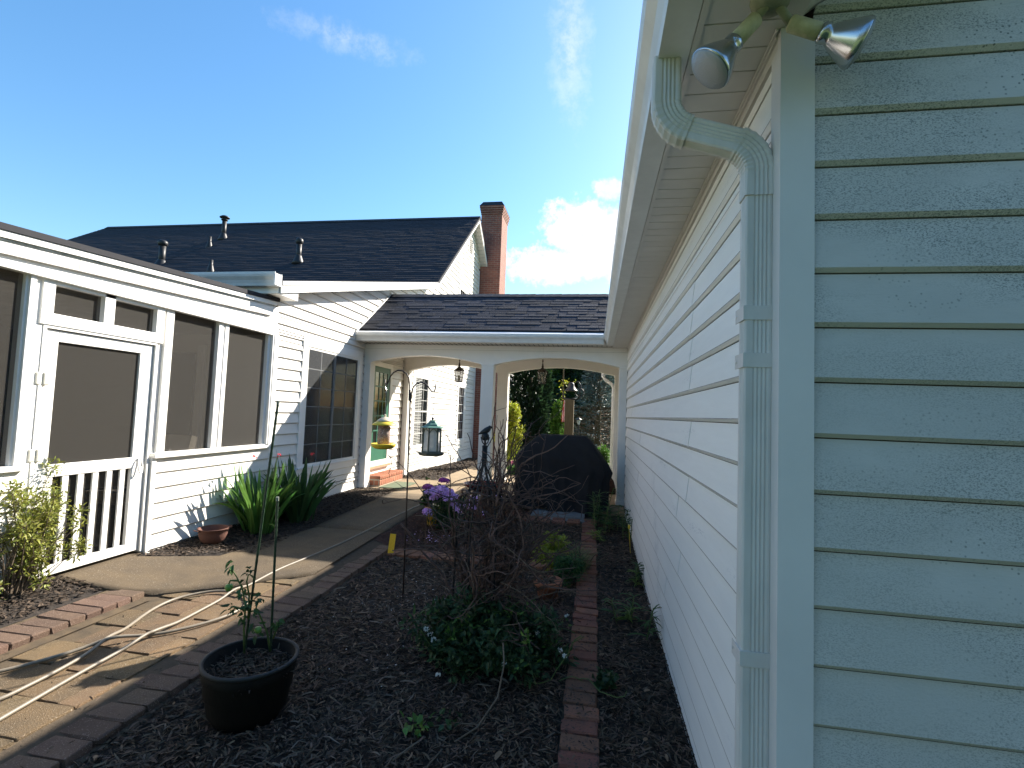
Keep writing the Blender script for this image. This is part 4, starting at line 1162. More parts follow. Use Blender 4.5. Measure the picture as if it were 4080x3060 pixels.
# ------------------------------------------------------------------ foliage helpers
def leaves(name, m, parent, pts, dirs, L, W, fold=.25, curl=.3, kind=None):
    """pts (k,3), dirs (k,3): each leaf a folded pointed blade of 4 quads-ish (6 verts, 4 tris -> 2 quads + tips)"""
    k = len(pts)
    d = dirs / (np.linalg.norm(dirs, axis=1, keepdims=True) + 1e-9)
    ref = rng.normal(0, 1, (k, 3)) * .55 + np.array([0, 0, 1.0])
    s_ = np.cross(d, ref); s_ /= (np.linalg.norm(s_, axis=1, keepdims=True) + 1e-9)
    n_ = np.cross(s_, d)
    L = np.broadcast_to(np.asarray(L, float), (k,))[:, None]; W = np.broadcast_to(np.asarray(W, float), (k,))[:, None]
    cu = (rng.uniform(.0, 1, (k, 1)) * curl)
    P = np.zeros((k, 8, 3))
    base = pts
    def at(t, w_, up_): return base + d * L * t - n_ * L * cu * t * t + s_ * W * w_ + n_ * W * up_
    P[:, 0] = at(0, 0, 0); P[:, 1] = at(.35, -.5, fold); P[:, 2] = at(.35, .5, fold); P[:, 3] = at(.4, 0, 0)
    P[:, 4] = at(.72, -.36, fold * .8); P[:, 5] = at(.72, .36, fold * .8); P[:, 6] = at(.75, 0, 0); P[:, 7] = at(1, 0, 0)
    b_ = np.arange(k)[:, None, None] * 8
    F = (b_ + np.array([[0, 3, 1, 1], [0, 2, 3, 3], [1, 3, 6, 4], [3, 2, 5, 6], [4, 6, 7, 7], [6, 5, 7, 7]])[None]).reshape(-1, 4)
    tri = F[F[:, 2] == F[:, 3]][:, :3]; quad = F[F[:, 2] != F[:, 3]]
    tris = np.concatenate([tri, quad[:, [0, 1, 2]], quad[:, [0, 2, 3]]])
    o = npmesh(name, P.reshape(-1, 3), tris, m, parent)
    if kind: tag(o, kind=kind)
    return o
def rnd_dirs(k, up=.3):
    d = rng.normal(0, 1, (k, 3)); d[:, 2] = d[:, 2] * .7 + up
    return d / np.linalg.norm(d, axis=1, keepdims=True)
def clumps(k, c, r, nc, cr, shell=.5):
    """points grouped in nc clumps inside ellipsoid centre c radii r"""
    cc = rng.normal(0, 1, (nc, 3)); cc /= np.linalg.norm(cc, axis=1, keepdims=True)
    cc *= (rng.uniform(shell, 1, (nc, 1))); cc = np.array(c) + cc * np.array(r)
    i = rng.integers(0, nc, k)
    off_ = rng.normal(0, 1, (k, 3)); off_ *= (rng.uniform(0, 1, (k, 1)) ** .5) * cr / np.linalg.norm(off_, axis=1, keepdims=True)
    return cc[i] + off_, off_, cc
def blades(name, m, parent, bases, dirs, L, W, droop=.5, seg=7, kind=None, fold=.3):
    """long arching strap leaves"""
    k = len(bases)
    d = dirs / np.linalg.norm(dirs, axis=1, keepdims=True)
    h = d.copy(); h[:, 2] = 0; h /= (np.linalg.norm(h, axis=1, keepdims=True) + 1e-9)
    s_ = np.cross(h, np.array([0, 0, 1.0]))
    s_ = s_ + rng.normal(0, .35, (k, 3)); s_ /= np.linalg.norm(s_, axis=1, keepdims=True)
    L = np.broadcast_to(np.asarray(L, float), (k,))[:, None]; W = np.broadcast_to(np.asarray(W, float), (k,))[:, None]
    dr_ = np.broadcast_to(np.asarray(droop, float), (k,))[:, None]
    P = np.zeros((k, (seg + 1) * 3, 3))
    for i in range(seg + 1):
        t = i / seg
        c_ = bases + d * L * t + h * L * dr_ * .45 * t * t - np.array([0, 0, 1.0]) * L * dr_ * .6 * t ** 2.6
        w_ = W * (math.sin(math.pi * min(1, t * .9 + .12)) ** .6) * .5 if t < 1 else W * 0
        P[:, i * 3] = c_ - s_ * w_ + h * w_ * fold; P[:, i * 3 + 1] = c_; P[:, i * 3 + 2] = c_ + s_ * w_ + h * w_ * fold
    b_ = np.arange(k)[:, None, None] * (seg + 1) * 3
    q = []
    for i in range(seg):
        a = i * 3; q += [[a, a + 1, a + 4, a + 3], [a + 1, a + 2, a + 5, a + 4]]
    F = (b_ + np.array(q)[None]).reshape(-1, 4)
    o = npmesh(name, P.reshape(-1, 3), F, m, parent, smooth=True)
    if kind: tag(o, kind=kind)
    return o
def wiggle(p, d, L, n, wob, grav=0.):
    p = Vector(p); d = Vector(d).normalized(); pts = [p.copy()]
    for i in range(n):
        d = (d + Vector((random.gauss(0, wob), random.gauss(0, wob), random.gauss(0, wob) - grav))).normalized()
        p = p + d * (L / n); pts.append(p.copy())
    return pts
def flowers(name, m, parent, cents, r, npet, petr):
    """round flower heads made of small petals"""
    P = []; D = []
    for c in cents:
        v = rng.normal(0, 1, (npet, 3)); v /= np.linalg.norm(v, axis=1, keepdims=True); v[:, 2] = np.abs(v[:, 2]) * .9 - .15
        P.append(np.array(c) + v * r * np.array([1, 1, .8])); 
        t = np.cross(v, rng.normal(0, 1, (npet, 3))); D.append(t)
    P = np.concatenate(P); D = np.concatenate(D)
    return leaves(name, m, parent, P, D, petr * 2, petr * 1.8, .1, .1)

# ------------------------------------------------------------------ tub with tomato
tx, ty = potc
tub = thing('tub_planter', (tx, ty, 0), 'dark brown oval tub of mulch standing on the bark in the shade', 'planter')
MB().lathe([(.150, 0), (.163, .04), (.176, .045), (.190, .13), (.197, .135), (.200, .20), (.206, .205), (.209, .262), (.198, .264), (.189, .205), (.02, .205)], (tx, ty, .0), n=40).build('tub', TUB, tub, True)
MB().lathe([(.207, .256), (.217, .258), (.218, .27), (.207, .273), (.199, .268), (.207, .256)], (tx, ty, 0), n=40, cap=False).build('rim', TUBR, tub, True)
k = 1300; a_ = rng.uniform(0, 6.28, k); r_ = np.sqrt(rng.uniform(0, 1, k)) * .185
V_ = np.stack([tx + r_ * np.cos(a_), ty + r_ * np.sin(a_), .208 + rng.uniform(0, .02, k)], 1)
dd = rng.normal(0, 1, (k, 3)); dd[:, 2] *= .2
tag(leaves('mulch', CHIP, tub, V_, dd, rng.uniform(.02, .06, k), .008, .1, .1), kind='stuff')
def stake(label, p0, p1):
    t = thing('garden_stake', p0, label, 'stake', 'green plant stakes in the tub')
    P0, P1 = Vector(p0), Vector(p1); n = 60
    pts = [P0.lerp(P1, i / n) for i in range(n + 1)]
    MB().tube(pts, [.0058 if i % 2 else .0070 for i in range(n + 1)], 7).build('rod', STAKEG, t)
    MB().tube([P1, P1 + (P1 - P0).normalized() * .02], .0075, 8).build('cap', mat('stake_cap', (.20, .22, .18), .5), t)
stake('taller green ribbed stake leaning right in the tub', (-1.745, 2.40, .22), (-1.60, 2.33, 1.50))
stake('shorter upright green ribbed stake in the tub', (-1.625, 2.44, .22), (-1.60, 2.38, 1.005))
tom = thing('tomato_plant', (-1.72, 2.38, .225), 'sparse tomato seedling with green fruit growing up the stakes', 'tomato plant')
stems = []
b = MB()
paths = [[(-1.73, 2.38, .225), (-1.735, 2.37, .36), (-1.72, 2.35, .47), (-1.735, 2.34, .56), (-1.775, 2.34, .62), (-1.79, 2.33, .65)],
         [(-1.72, 2.38, .40), (-1.71, 2.36, .52), (-1.715, 2.34, .60), (-1.70, 2.33, .64)],
         [(-1.62, 2.43, .225), (-1.63, 2.41, .33), (-1.655, 2.38, .42), (-1.66, 2.35, .47), (-1.64, 2.34, .51)],
         [(-1.76, 2.34, .60), (-1.80, 2.33, .60), (-1.81, 2.33, .575)],
         [(-1.73, 2.36, .45), (-1.78, 2.34, .47), (-1.80, 2.33, .455)], [(-1.60, 2.42, .30), (-1.57, 2.40, .36), (-1.56, 2.38, .40)]]
for p in paths: b.tube(p, [.0055 - .0035 * i / len(p) for i in range(len(p))], 6)
b.build('stem', STEMG, tom, True)
P_, D_ = [], []
for c_ in [(-1.80, 2.33, .67), (-1.70, 2.33, .65), (-1.74, 2.34, .56), (-1.71, 2.35, .49), (-1.64, 2.34, .52), (-1.67, 2.36, .45), (-1.78, 2.33, .46), (-1.57, 2.39, .39), (-1.69, 2.36, .38), (-1.66, 2.38, .34), (-1.75, 2.36, .42)]:
    n_ = 9
    d = rng.normal(0, 1, (n_, 3)); d[:, 2] = -np.abs(d[:, 2]) * .6
    P_.append(np.array(c_) + rng.normal(0, .012, (n_, 3))); D_.append(d)
leaves('foliage', LTOM, tom, np.concatenate(P_), np.concatenate(D_), rng.uniform(.025, .05, 99), .018, .3, .5)
MB().lathe([(.001, -.02), (.012, -.016), (.02, 0), (.016, .014), (.002, .018)], (-1.805, 2.33, .565), n=14).build('tomato', TOMF, tom, True)
MB().lathe([(.001, -.018), (.011, -.014), (.018, 0), (.014, .013), (.002, .016)], (-1.655, 2.37, .355), n=14).build('tomato', TOMF, tom, True)

# ------------------------------------------------------------------ obelisk trellis with bird and dead vine
ob = thing('obelisk_trellis', (-.72, 3.3, 0), 'black iron obelisk trellis topped by a perching bird', 'trellis')
ox, oy = -.72, 3.3
for k in range(6):
    a_ = k * math.pi / 3 + .3
    pts = [(ox + .17 * math.cos(a_), oy + .17 * math.sin(a_), -.02), (ox + .165 * math.cos(a_), oy + .165 * math.sin(a_), .75),
           (ox + .13 * math.cos(a_), oy + .13 * math.sin(a_), .92), (ox + .05 * math.cos(a_), oy + .05 * math.sin(a_), 1.06), (ox + .012 * math.cos(a_), oy + .012 * math.sin(a_), 1.14), (ox + .012 * math.cos(a_), oy + .012 * math.sin(a_), 1.28)]
    MB().tube(pts, .0055, 6).build('leg', BLACKM, ob, True)
for z_, r_ in ((.28, .17), (.6, .168), (.80, .16), (1.02, .075)):
    MB().tube([(ox + r_ * math.cos(a_), oy + r_ * math.sin(a_), z_) for a_ in np.linspace(0, 6.283, 25)], .0045, 6, False).build('ring', BLACKM, ob, True)
b = MB()
for z_ in (1.20, 1.235, 1.27): b.lathe([(.018, -.004), (.021, 0), (.018, .004)], (ox, oy, z_), n=14)
b.build('collar', BLACKM, ob, True)
b = MB()
for k in range(4):
    a_ = k * math.pi / 2 + .4; b.tube([(ox, oy, 1.28), (ox + .018 * math.cos(a_), oy + .018 * math.sin(a_), 1.30), (ox + .028 * math.cos(a_), oy + .028 * math.sin(a_), 1.335)], .004, 5)
b.lathe([(.002, -.028), (.016, -.024), (.026, -.008), (.026, .008), (.016, .024), (.002, .028)], (ox, oy, 1.338), n=16); b.build('finial', BLACKM, ob, True)
bird = [(-.050, 1.352, .003), (-.040, 1.357, .006), (-.022, 1.366, .013), (-.004, 1.374, .019), (.012, 1.384, .020), (.024, 1.395, .016), (.031, 1.402, .0135), (.038, 1.400, .009), (.046, 1.396, .002)]
MB().tube([(ox + .0 + x_ * .98, oy + x_ * .1, z_) for x_, z_, r_ in bird], [r_ for x_, z_, r_ in bird], 12).build('bird', BLACKM, ob, True)
vn = thing('woody_vine', (-.66, 3.3, 0), 'tangle of bare brown woody vine stems sprawling over the black obelisk', 'vine')
b = MB()
for i in range(250):
    a_ = random.uniform(0, 6.28); z0 = random.choice([random.uniform(0, .3), random.uniform(.3, .9), random.uniform(.3, .95)])
    rr = random.uniform(.02, .24)
    p = (ox + .11 + rr * 1.2 * math.cos(a_), oy + rr * math.sin(a_), z0)
    if i < 80:   # climbing up then arching over
        d = (random.gauss(0, .25), random.gauss(0, .25), 1); L = random.uniform(.4, .9); pts = wiggle(p, d, L, 16, .16, .035); r0 = random.uniform(.004, .0075)
    else:
        side_ = random.choice([-1, 1, 1]); d = (side_ * random.uniform(.2, 1) , random.uniform(-.8, .6), random.uniform(-.15, .8)); L = random.uniform(.25, .72); pts = wiggle(p, d, L, 14, .26, .03); r0 = random.uniform(.003, .0065)
    pts = [q for q in pts if q.z > -.01]
    if len(pts) < 4: continue
    b.tube(pts, [r0 * (1 - .65 * j / len(pts)) for j in range(len(pts))], 5)
    for _ in range(3):
        q = random.choice(pts[3:]); L2 = random.uniform(.05, .2)
        w2 = wiggle(q, (random.gauss(0, 1), random.gauss(0, 1), random.gauss(.2, .7)), L2, 6, .25)
        b.tube(w2, [.0025 * (1 - .5 * j / 7) for j in range(7)], 4)
for _ in range(16):   # woody trunks
    a_ = random.uniform(0, 6.28); b.tube(wiggle((ox + .12 * math.cos(a_), oy + .12 * math.sin(a_), 0), (random.gauss(0, .12), random.gauss(0, .12), 1), random.uniform(.8, 1.02), 18, .10), [.011 - .006 * j / 19 for j in range(19)], 6)
for a0 in np.linspace(0, 6.28, 7):   # crown hoop at the top
    pts = [(ox + .02 + .16 * math.cos(a0 + t) * (1 + .2 * math.sin(3 * t)), oy + .12 * math.sin(a0 + t), .88 + .10 * math.sin(t * 1.2)) for t in np.linspace(0, 3, 14)]
    b.tube(pts, .007, 5)
b.build('stem', VINE, vn, True)
b = MB()
for i in range(60):
    a_ = random.uniform(0, 6.28)
    p = (ox + .1 + .22 * math.cos(a_), oy + .2 * math.sin(a_), random.uniform(.15, .85))
    d = (random.uniform(-.2, 1) if random.random() < .7 else random.uniform(-1, 0), random.uniform(-.7, .3), random.uniform(-.3, .35))
    pts = wiggle(p, d, random.uniform(.2, .5), 12, .15, .01)
    pts = [q for q in pts if q.z > .0]
    if len(pts) > 3: b.tube(pts, [.0035 * (1 - .6 * j / len(pts)) for j in range(len(pts))], 4)
b.build('pale_twig', TWIG, vn, True)
# jasmine at the foot
jas = thing('jasmine_shrub', (-.6, 3.05, 0), 'low dark green glossy jasmine spreading at the foot of the obelisk', 'shrub')
pts_, off_, cc = clumps(9500, (-.58, 3.08, .14), (.50, .38, .21), 130, .085, .25)
pts_[:, 2] = np.abs(pts_[:, 2]) + .01
tag(leaves('foliage', LJAS, jas, pts_, off_ + rnd_dirs(len(pts_), .5) * .08, rng.uniform(.024, .055, len(pts_)), .020, .2, .4), kind=None)
p2, o2, _ = clumps(260, (-.5, 3.05, .2), (.42, .36, .16), 22, .045, .6)
leaves('young_foliage', LJASY, jas, p2, o2 + rnd_dirs(len(p2), .5) * .05, rng.uniform(.025, .04, len(p2)), .017, .2, .4)
b = MB()
for i in range(60):
    a_ = random.uniform(0, 6.28); b.tube([q for q in wiggle((-.6 + .3 * random.gauss(0, .6), 3.1 + .15 * random.gauss(0, 1), .0), (math.cos(a_), math.sin(a_) - .2, .7), random.uniform(.2, .5), 8, .2, .05)], .0025, 4)
b.build('stem', STEMG, jas)
fc = [(-.93, 2.95, .17), (-.90, 2.93, .15), (-.96, 2.97, .19), (-.80, 2.72, .06), (-.16, 3.0, .14), (-.13, 2.98, .12), (-.14, 3.3, .22), (-.45, 2.80, .12), (-.30, 3.05, .2)]
for c_ in fc: flowers('flower', WHITEP, jas, [c_], .013, 12, .007)
sp = thing('jasmine_sprig', (-.70, 2.3, 0), 'small low jasmine sprig of rounded leaves on the bottom mulch', 'sprig')
p_ = np.array([(-.78 + random.gauss(0, .035), 2.33 + random.gauss(0, .03), .02 + random.uniform(0, .03)) for _ in range(26)]); leaves('foliage', LJASY, sp, p_, rnd_dirs(26, .3), rng.uniform(.03, .045, 26), .024, .2, .4)
p_ = np.array([(-.64 + random.gauss(0, .05), 2.36 + random.gauss(0, .03), .03 + random.uniform(0, .03)) for _ in range(20)]); leaves('foliage', LJAS, sp, p_, rnd_dirs(20, .3), rng.uniform(.03, .045, 20), .024, .2, .4)
MB().tube(wiggle((-.78, 2.33, .02), (1, .3, .1), .3, 8, .1), .003, 5).build('stem', TWIG, sp)
b = MB().tube([(-.44, 2.66, .30), (-.42, 2.60, .22), (-.43, 2.50, .11), (-.50, 2.38, .03), (-.58, 2.28, .015)], .0042, 6)
tag(b.build('fallen_runner', TWIG, None, True), 'pale bare runner arching down onto the mulch in front of the jasmine', 'twig')
b = MB()
for p, q in [((-.72, 2.28, .015), (-.80, 2.10, .02)), ((-.62, 2.22, .015), (-.66, 2.02, .02)), ((-.9, 2.4, .015), (-.80, 2.25, .02))]: b.tube([p, ((p[0] + q[0]) / 2, (p[1] + q[1]) / 2, .022), q], .004, 5)
tag(b.build('loose_twigs', TWIG), 'few loose pale twigs lying on the mulch at the bottom', 'twigs', kind='stuff')

# ------------------------------------------------------------------ shepherd hook and feeders
hk = thing('shepherd_hook', (-1.45, 3.85, 0), 'tall thin black double shepherd hook planted in the mulch', 'plant hook')
hy = 3.85
MB().tube([(-1.45, hy, -.05), (-1.457, hy, .7), (-1.472, hy, 1.57), (-1.476, hy, 1.66)], .0065, 8).build('pole', HOOKM, hk, True)
def arcpts(c, r, a0, a1, n): return [(c[0] + r * math.cos(a), hy, c[1] + r * math.sin(a)) for a in np.linspace(a0, a1, n)]
MB().tube([(-1.482, hy, 1.57), (-1.484, hy, 1.70), (-1.492, hy, 1.755), (-1.515, hy, 1.79), (-1.55, hy, 1.812), (-1.59, hy, 1.815), (-1.625, hy, 1.797), (-1.65, hy, 1.765), (-1.662, hy, 1.73), (-1.672, hy, 1.708), (-1.685, hy, 1.70), (-1.695, hy, 1.71), (-1.694, hy, 1.74)], .0058, 8).build('arm', HOOKM, hk, True)
MB().tube([(-1.468, hy, 1.56), (-1.464, hy, 1.63), (-1.452, hy, 1.68), (-1.425, hy, 1.712), (-1.39, hy, 1.722), (-1.355, hy, 1.715), (-1.325, hy, 1.69), (-1.302, hy, 1.66), (-1.287, hy, 1.648), (-1.272, hy, 1.652), (-1.266, hy, 1.675), (-1.267, hy, 1.712)], .0058, 8).build('arm', HOOKM, hk, True)
MB().box(-1.485, -1.463, hy - .006, hy + .006, 1.575, 1.62).build('bracket', HOOKM, hk)
yf = thing('bird_feeder', (-1.68, hy, 1.2), 'yellow bird feeder with seed filled clear tube hanging from the left arm', 'bird feeder')
fx = -1.68
b = MB(); b.tube([(fx - .004, hy, 1.70), (fx - .010, hy, 1.675), (fx + .002, hy, 1.655), (fx + .004, hy, 1.635), (fx - .012, hy, 1.635)], .0022, 5); b.tube([(fx, hy, 1.64), (fx, hy, 1.45)], .0012, 4); b.build('hanger', STEEL, yf)
MB().lathe([(.002, 1.455), (.009, 1.450), (.011, 1.443), (.008, 1.436), (.006, 1.434)], (fx, hy, 0), n=14).build('knob', CREAM, yf, True)
MB().lathe([(.005, 1.437), (.018, 1.432), (.05, 1.412), (.062, 1.402), (.063, 1.396), (.05, 1.394)], (fx, hy, 0), n=28).build('cap', CREAM, yf, True)
MB().lathe([(.055, 1.398), (.07, 1.392), (.095, 1.374), (.099, 1.366), (.095, 1.366), (.06, 1.385)], (fx, hy, 0), n=32).build('roof_disc', YELP, yf, True)
MB().lathe([(.046, 1.375), (.0515, 1.372), (.0515, 1.205), (.046, 1.2)], (fx, hy, 0), n=26).build('tube', CLEAR, yf, True)
MB().lathe([(.02, 1.37), (.047, 1.355), (.048, 1.21), (.02, 1.205)], (fx, hy, 0), n=26).build('seed', SEED, yf, True)
MB().lathe([(.055, 1.207), (.06, 1.196), (.09, 1.205), (.099, 1.218), (.101, 1.213), (.09, 1.192), (.07, 1.178), (.05, 1.174)], (fx, hy, 0), n=32).build('tray', YELP, yf, True)
gf = thing('bird_feeder', (-1.275, hy, 1.16), 'green roofed hexagonal lantern feeder with pale panes hanging from the right arm', 'bird feeder')
fx = -1.275
b = MB(); b.tube([(fx - .004, hy, 1.642), (fx, hy, 1.44)], .0012, 4); b.tube([(fx + .006, hy, 1.642), (fx + .001, hy, 1.44)], .0012, 4); b.build('wire', STEEL, gf)
MB().lathe([(.002, 1.447), (.008, 1.443), (.011, 1.434), (.006, 1.427), (.006, 1.421), (.014, 1.418)], (fx, hy, 0), n=14).build('knob', BRONZE, gf, True)
MB().lathe([(.012, 1.422), (.028, 1.415), (.036, 1.402), (.055, 1.388), (.062, 1.378), (.066, 1.376), (.098, 1.366), (.100, 1.361), (.06, 1.362)], (fx, hy, 0), n=6, rot=.5).build('roof', GREENM, gf)
b = MB()
hexp = [(fx + .072 * math.cos(k * math.pi / 3 + .5), hy + .072 * math.sin(k * math.pi / 3 + .5)) for k in range(6)]
for (x_, y_) in hexp: b.tube([(x_, y_, 1.168), (x_ + (fx - x_) * .04, y_, 1.366)], .0075, 4)
b.lathe([(.078, 1.16), (.078, 1.178), (.06, 1.178)], (fx, hy, 0), n=6, rot=.5)
for k in range(6):   # pointed arch heads
    (xa, ya_), (xb, yb2) = hexp[k], hexp[(k + 1) % 6]
    for (p, q) in (((xa, ya_), (xb, yb2)), ((xb, yb2), (xa, ya_))):
        pts = [(p[0] + (q[0] - p[0]) * (.5 * t), p[1] + (q[1] - p[1]) * (.5 * t), 1.315 + .04 * math.sin(t * math.pi / 2)) for t in np.linspace(.1, 1, 7)]
        b.tube(pts, .003, 4)
b.build('frame', GREYM, gf)
MB().lathe([(.066, 1.175), (.066, 1.362)], (fx, hy, 0), n=6, rot=.5).build('pane', PANE, gf)
MB().lathe([(.06, 1.158), (.085, 1.146), (.088, 1.146), (.108, 1.168), (.110, 1.166), (.09, 1.142), (.05, 1.14)], (fx, hy, 0), n=6, rot=.5).build('tray', GREYM, gf)
b = MB()
for s_ in (-1, 1): b.tube([(fx + s_ * .105, hy - .02, 1.168), (fx + s_ * .128, hy - .02, 1.172), (fx + s_ * .128, hy + .02, 1.172), (fx + s_ * .105, hy + .02, 1.168)], .0025, 5)
b.build('perch', GREYM, gf)

# ------------------------------------------------------------------ marker, pots, birdbath
mk = MB(); mk.box(-2.055, -1.995, 4.955, 4.961, .02, .215)
o = mk.build('marker_strip', YTAPE, None, loc=(-2.02, 4.96, .02)); o.rotation_euler = (rad(-6), rad(4), rad(8)); tag(o, 'bright yellow upright plastic marker strip beside the brick edging', 'marker')
tp = thing('terracotta_pot', (-.34, 4.2, 0), 'round terracotta pot of dead leaves behind the jasmine', 'flower pot')
MB().lathe([(.075, 0), (.098, .10), (.115, .10), (.122, .148), (.112, .150), (.104, .125), (.02, .12)], (-.34, 4.2, .0), n=30).build('pot', TERRA, tp, True)
p_ = np.array([(-.34 + random.gauss(0, .05), 4.2 + random.gauss(0, .05), .13 + random.uniform(0, .03)) for _ in range(40)]); leaves('leaf_litter', TWIG, tp, p_, rnd_dirs(40, .1), .05, .02, .3, .6, kind='stuff')
do = thing('iron_kettle', (-3.62, 4.42, .15), 'rusty brown cast iron kettle pot on the mulch by the porch wall', 'iron pot')
kx, ky, kz = -3.62, 4.40, g(-3.62, 4.4) + .005
MB().lathe([(.07, 0), (.105, .03), (.125, .09), (.13, .135), (.138, .14), (.136, .148), (.124, .145), (.115, .09), (.09, .035), (.01, .02)], (kx, ky, kz), n=32).build('bowl', RUST, do, True)
for s_ in (-1, 1):
    MB().tube([(kx + s_ * .09 * .4, ky - 0 + s_ * .125, kz + .13), (kx + s_ * .05, ky + s_ * .155, kz + .14), (kx + s_ * .09, ky + s_ * .14, kz + .14), (kx + s_ * .10, ky + s_ * .105, kz + .13)], .006, 6).build('handle', RUST, do, True)
bb = thing('birdbath', (-1.5, 6.8, .05), 'wide oxblood red glazed birdbath bowl behind the vine', 'birdbath')
MB().lathe([(.12, 0), (.10, .03), (.05, .08), (.045, .30), (.09, .34), (.20, .385), (.285, .44), (.29, .455), (.275, .455), (.19, .40), (.02, .385)], (-1.47, 6.8, .07), n=36).build('bowl', OXB, bb, True)
yp = thing('glazed_pot', (-2.0, 6.2, .05), 'yellow glazed pot with dark vine pattern and striped rim beside the walk', 'flower pot')
MB().lathe([(.055, 0), (.06, .01), (.085, .20), (.095, .21), (.102, .25), (.094, .252), (.086, .22), (.01, .215)], (-2.0, 6.2, .045), n=28).build('pot', YPOT, yp, True)
b = MB(); b.lathe([(.0975, .205), (.0995, .212), (.0995, .216), (.0985, .218)], (-2.0, 6.2, .045), n=28); b.lathe([(.1035, .243), (.105, .248), (.1, .256), (.09, .256)], (-2.0, 6.2, .045), n=28); b.build('rim_stripe', YPOTD, yp, True)
b = MB()
for k in range(9):
    a_ = k * .7; zc = .05 + .12 * ((k * 37) % 10) / 10
    rr = .055 + .030 * (zc / .2) + .0015
    cxy = (-2.0 + rr * math.cos(a_), 6.2 + rr * math.sin(a_), .045 + zc)
    b.lathe([(.001, -.002), (.020, -.001), (.020, .001), (.001, .002)], cxy, (math.cos(a_), math.sin(a_), -.15), n=10, sy=1.4)
    b.tube([(-2.0 + (rr + .001) * math.cos(a_ + t), 6.2 + (rr + .001) * math.sin(a_ + t), .045 + zc + .03 * math.sin(t * 6)) for t in np.linspace(0, .7, 8)], .0025, 4)
b.build('painted_leaf', YPOTD, yp)
hyd = thing('hydrangea', (-2.0, 6.2, .26), 'potted hydrangea with purple heads and broad leaves in the yellow pot', 'flowering plant')
p_, o_, _ = clumps(420, (-2.0, 6.2, .41), (.14, .12, .11), 30, .05, .2)
leaves('foliage', LHYD, hyd, p_, o_ + rnd_dirs(len(p_), .2) * .06, rng.uniform(.05, .09, len(p_)), .045, .2, .4)
flowers('flower_head', MAGEN, hyd, [(-2.07, 6.15, .53), (-2.04, 6.16, .52)], .055, 130, .012)
flowers('flower_head', MAGEN, hyd, [(-1.90, 6.28, .60), (-1.87, 6.27, .595)], .055, 130, .012)
MB().tube([(-2.0, 6.2, .26), (-2.02, 6.2, .5)], .005, 5).build('stem', STEMG, hyd)
o = leaves('foliage', LJASY, hyd, np.array([(-2.11, 6.25, .60), (-2.12, 6.25, .60), (-2.10, 6.25, .61)]), np.array([(-.2, 0, 1), (.3, 0, .8), (.5, 0, .3)]), .05, .03)
ph = thing('phlox', (-1.72, 6.2, .05), 'bushy phlox covered in pale lilac flower clusters beside the yellow pot', 'flowering plant')
p_, o_, _ = clumps(3000, (-1.70, 6.1, .22), (.26, .22, .22), 60, .08, .2); p_[:, 2] = np.maximum(p_[:, 2], .04)
leaves('foliage', LPHL, ph, p_, o_ + rnd_dirs(len(p_), .4) * .05, rng.uniform(.03, .055, len(p_)), .012, .2, .3)
fh = [(-1.99, 6.0, .49), (-1.93, 6.05, .52), (-1.88, 6.0, .46), (-1.84, 6.1, .53), (-1.80, 6.0, .47), (-1.76, 6.1, .50), (-1.86, 6.05, .54), (-1.78, 6.15, .45), (-1.74, 6.0, .42), (-1.91, 5.95, .43), (-1.99, 5.95, .27), (-1.97, 5.93, .25),
      (-1.62, 6.0, .33), (-1.58, 6.0, .36), (-1.60, 5.95, .30), (-1.42, 6.0, .40), (-1.44, 6.0, .34), (-1.43, 6.0, .45), (-1.15, 6.1, .47), (-1.30, 6.0, .28), (-1.66, 6.0, .36), (-1.70, 5.95, .50), (-1.65, 5.95, .46), (-1.72, 5.9, .44), (-1.80, 5.9, .55), (-1.88, 5.92, .50)]
flowers('flower_cluster', LILAC, ph, fh, .052, 95, .012)
b = MB()
for c_ in fh: b.tube([(c_[0] + random.gauss(0, .02), c_[1] + .05, .1), c_], .003, 4)
b.build('stem', STEMG, ph)
tag(leaves('petal_litter', LILAC, None, np.array([(random.uniform(-2.1, -1.5), random.uniform(5.4, 6.0), g(-1.8, 5.7) + .02) for _ in range(70)]), rnd_dirs(70, 0) * np.array([1, 1, .1]), .02, .014, .1, .1), 'fallen lilac petals on the reddish mulch by the phlox', 'petals', kind='stuff')
o = sheet('red_mulch', fr(-2.33, -.9, 34), fr(5.16, 7.7, 60), REDSOIL, .004, .006)
tag(chips('red_bark', [(-2.29, -1.0, 5.2, 7.5)], 7500, mat('red_bark_chip', (.09, .04, .028), .85, var=.3, rnd='island', rndamt=.7), .02, .045, .008, dz=.012), 'reddish bark mulch around the yellow pot', 'mulch')

# ------------------------------------------------------------------ covered grill
gr = thing('covered_grill', (-.46, 7.6, g(-.4, 7.6)), 'barbecue grill hidden under a draped black fabric cover', 'covered grill')
lv = [(1.186, -.785, -.135, 7.50, 7.75), (1.18, -.81, -.11, 7.44, 7.80), (1.14, -.86, -.06, 7.40, 7.86), (1.02, -1.0, .04, 7.36, 7.92), (.90, -1.12, .13, 7.34, 7.95), (.86, -1.135, .15, 7.33, 7.96), (.76, -1.138, .215, 7.33, 7.96),
      (.68, -1.138, .262, 7.33, 7.96), (.62, -1.135, .25, 7.33, 7.96), (.54, -1.13, .215, 7.33, 7.95), (.42, -1.12, .20, 7.32, 7.95), (.30, -1.115, .185, 7.32, 7.95), (.18, -1.11, .18, 7.315, 7.95), (.09, -1.10, .18, 7.31, 7.95)]
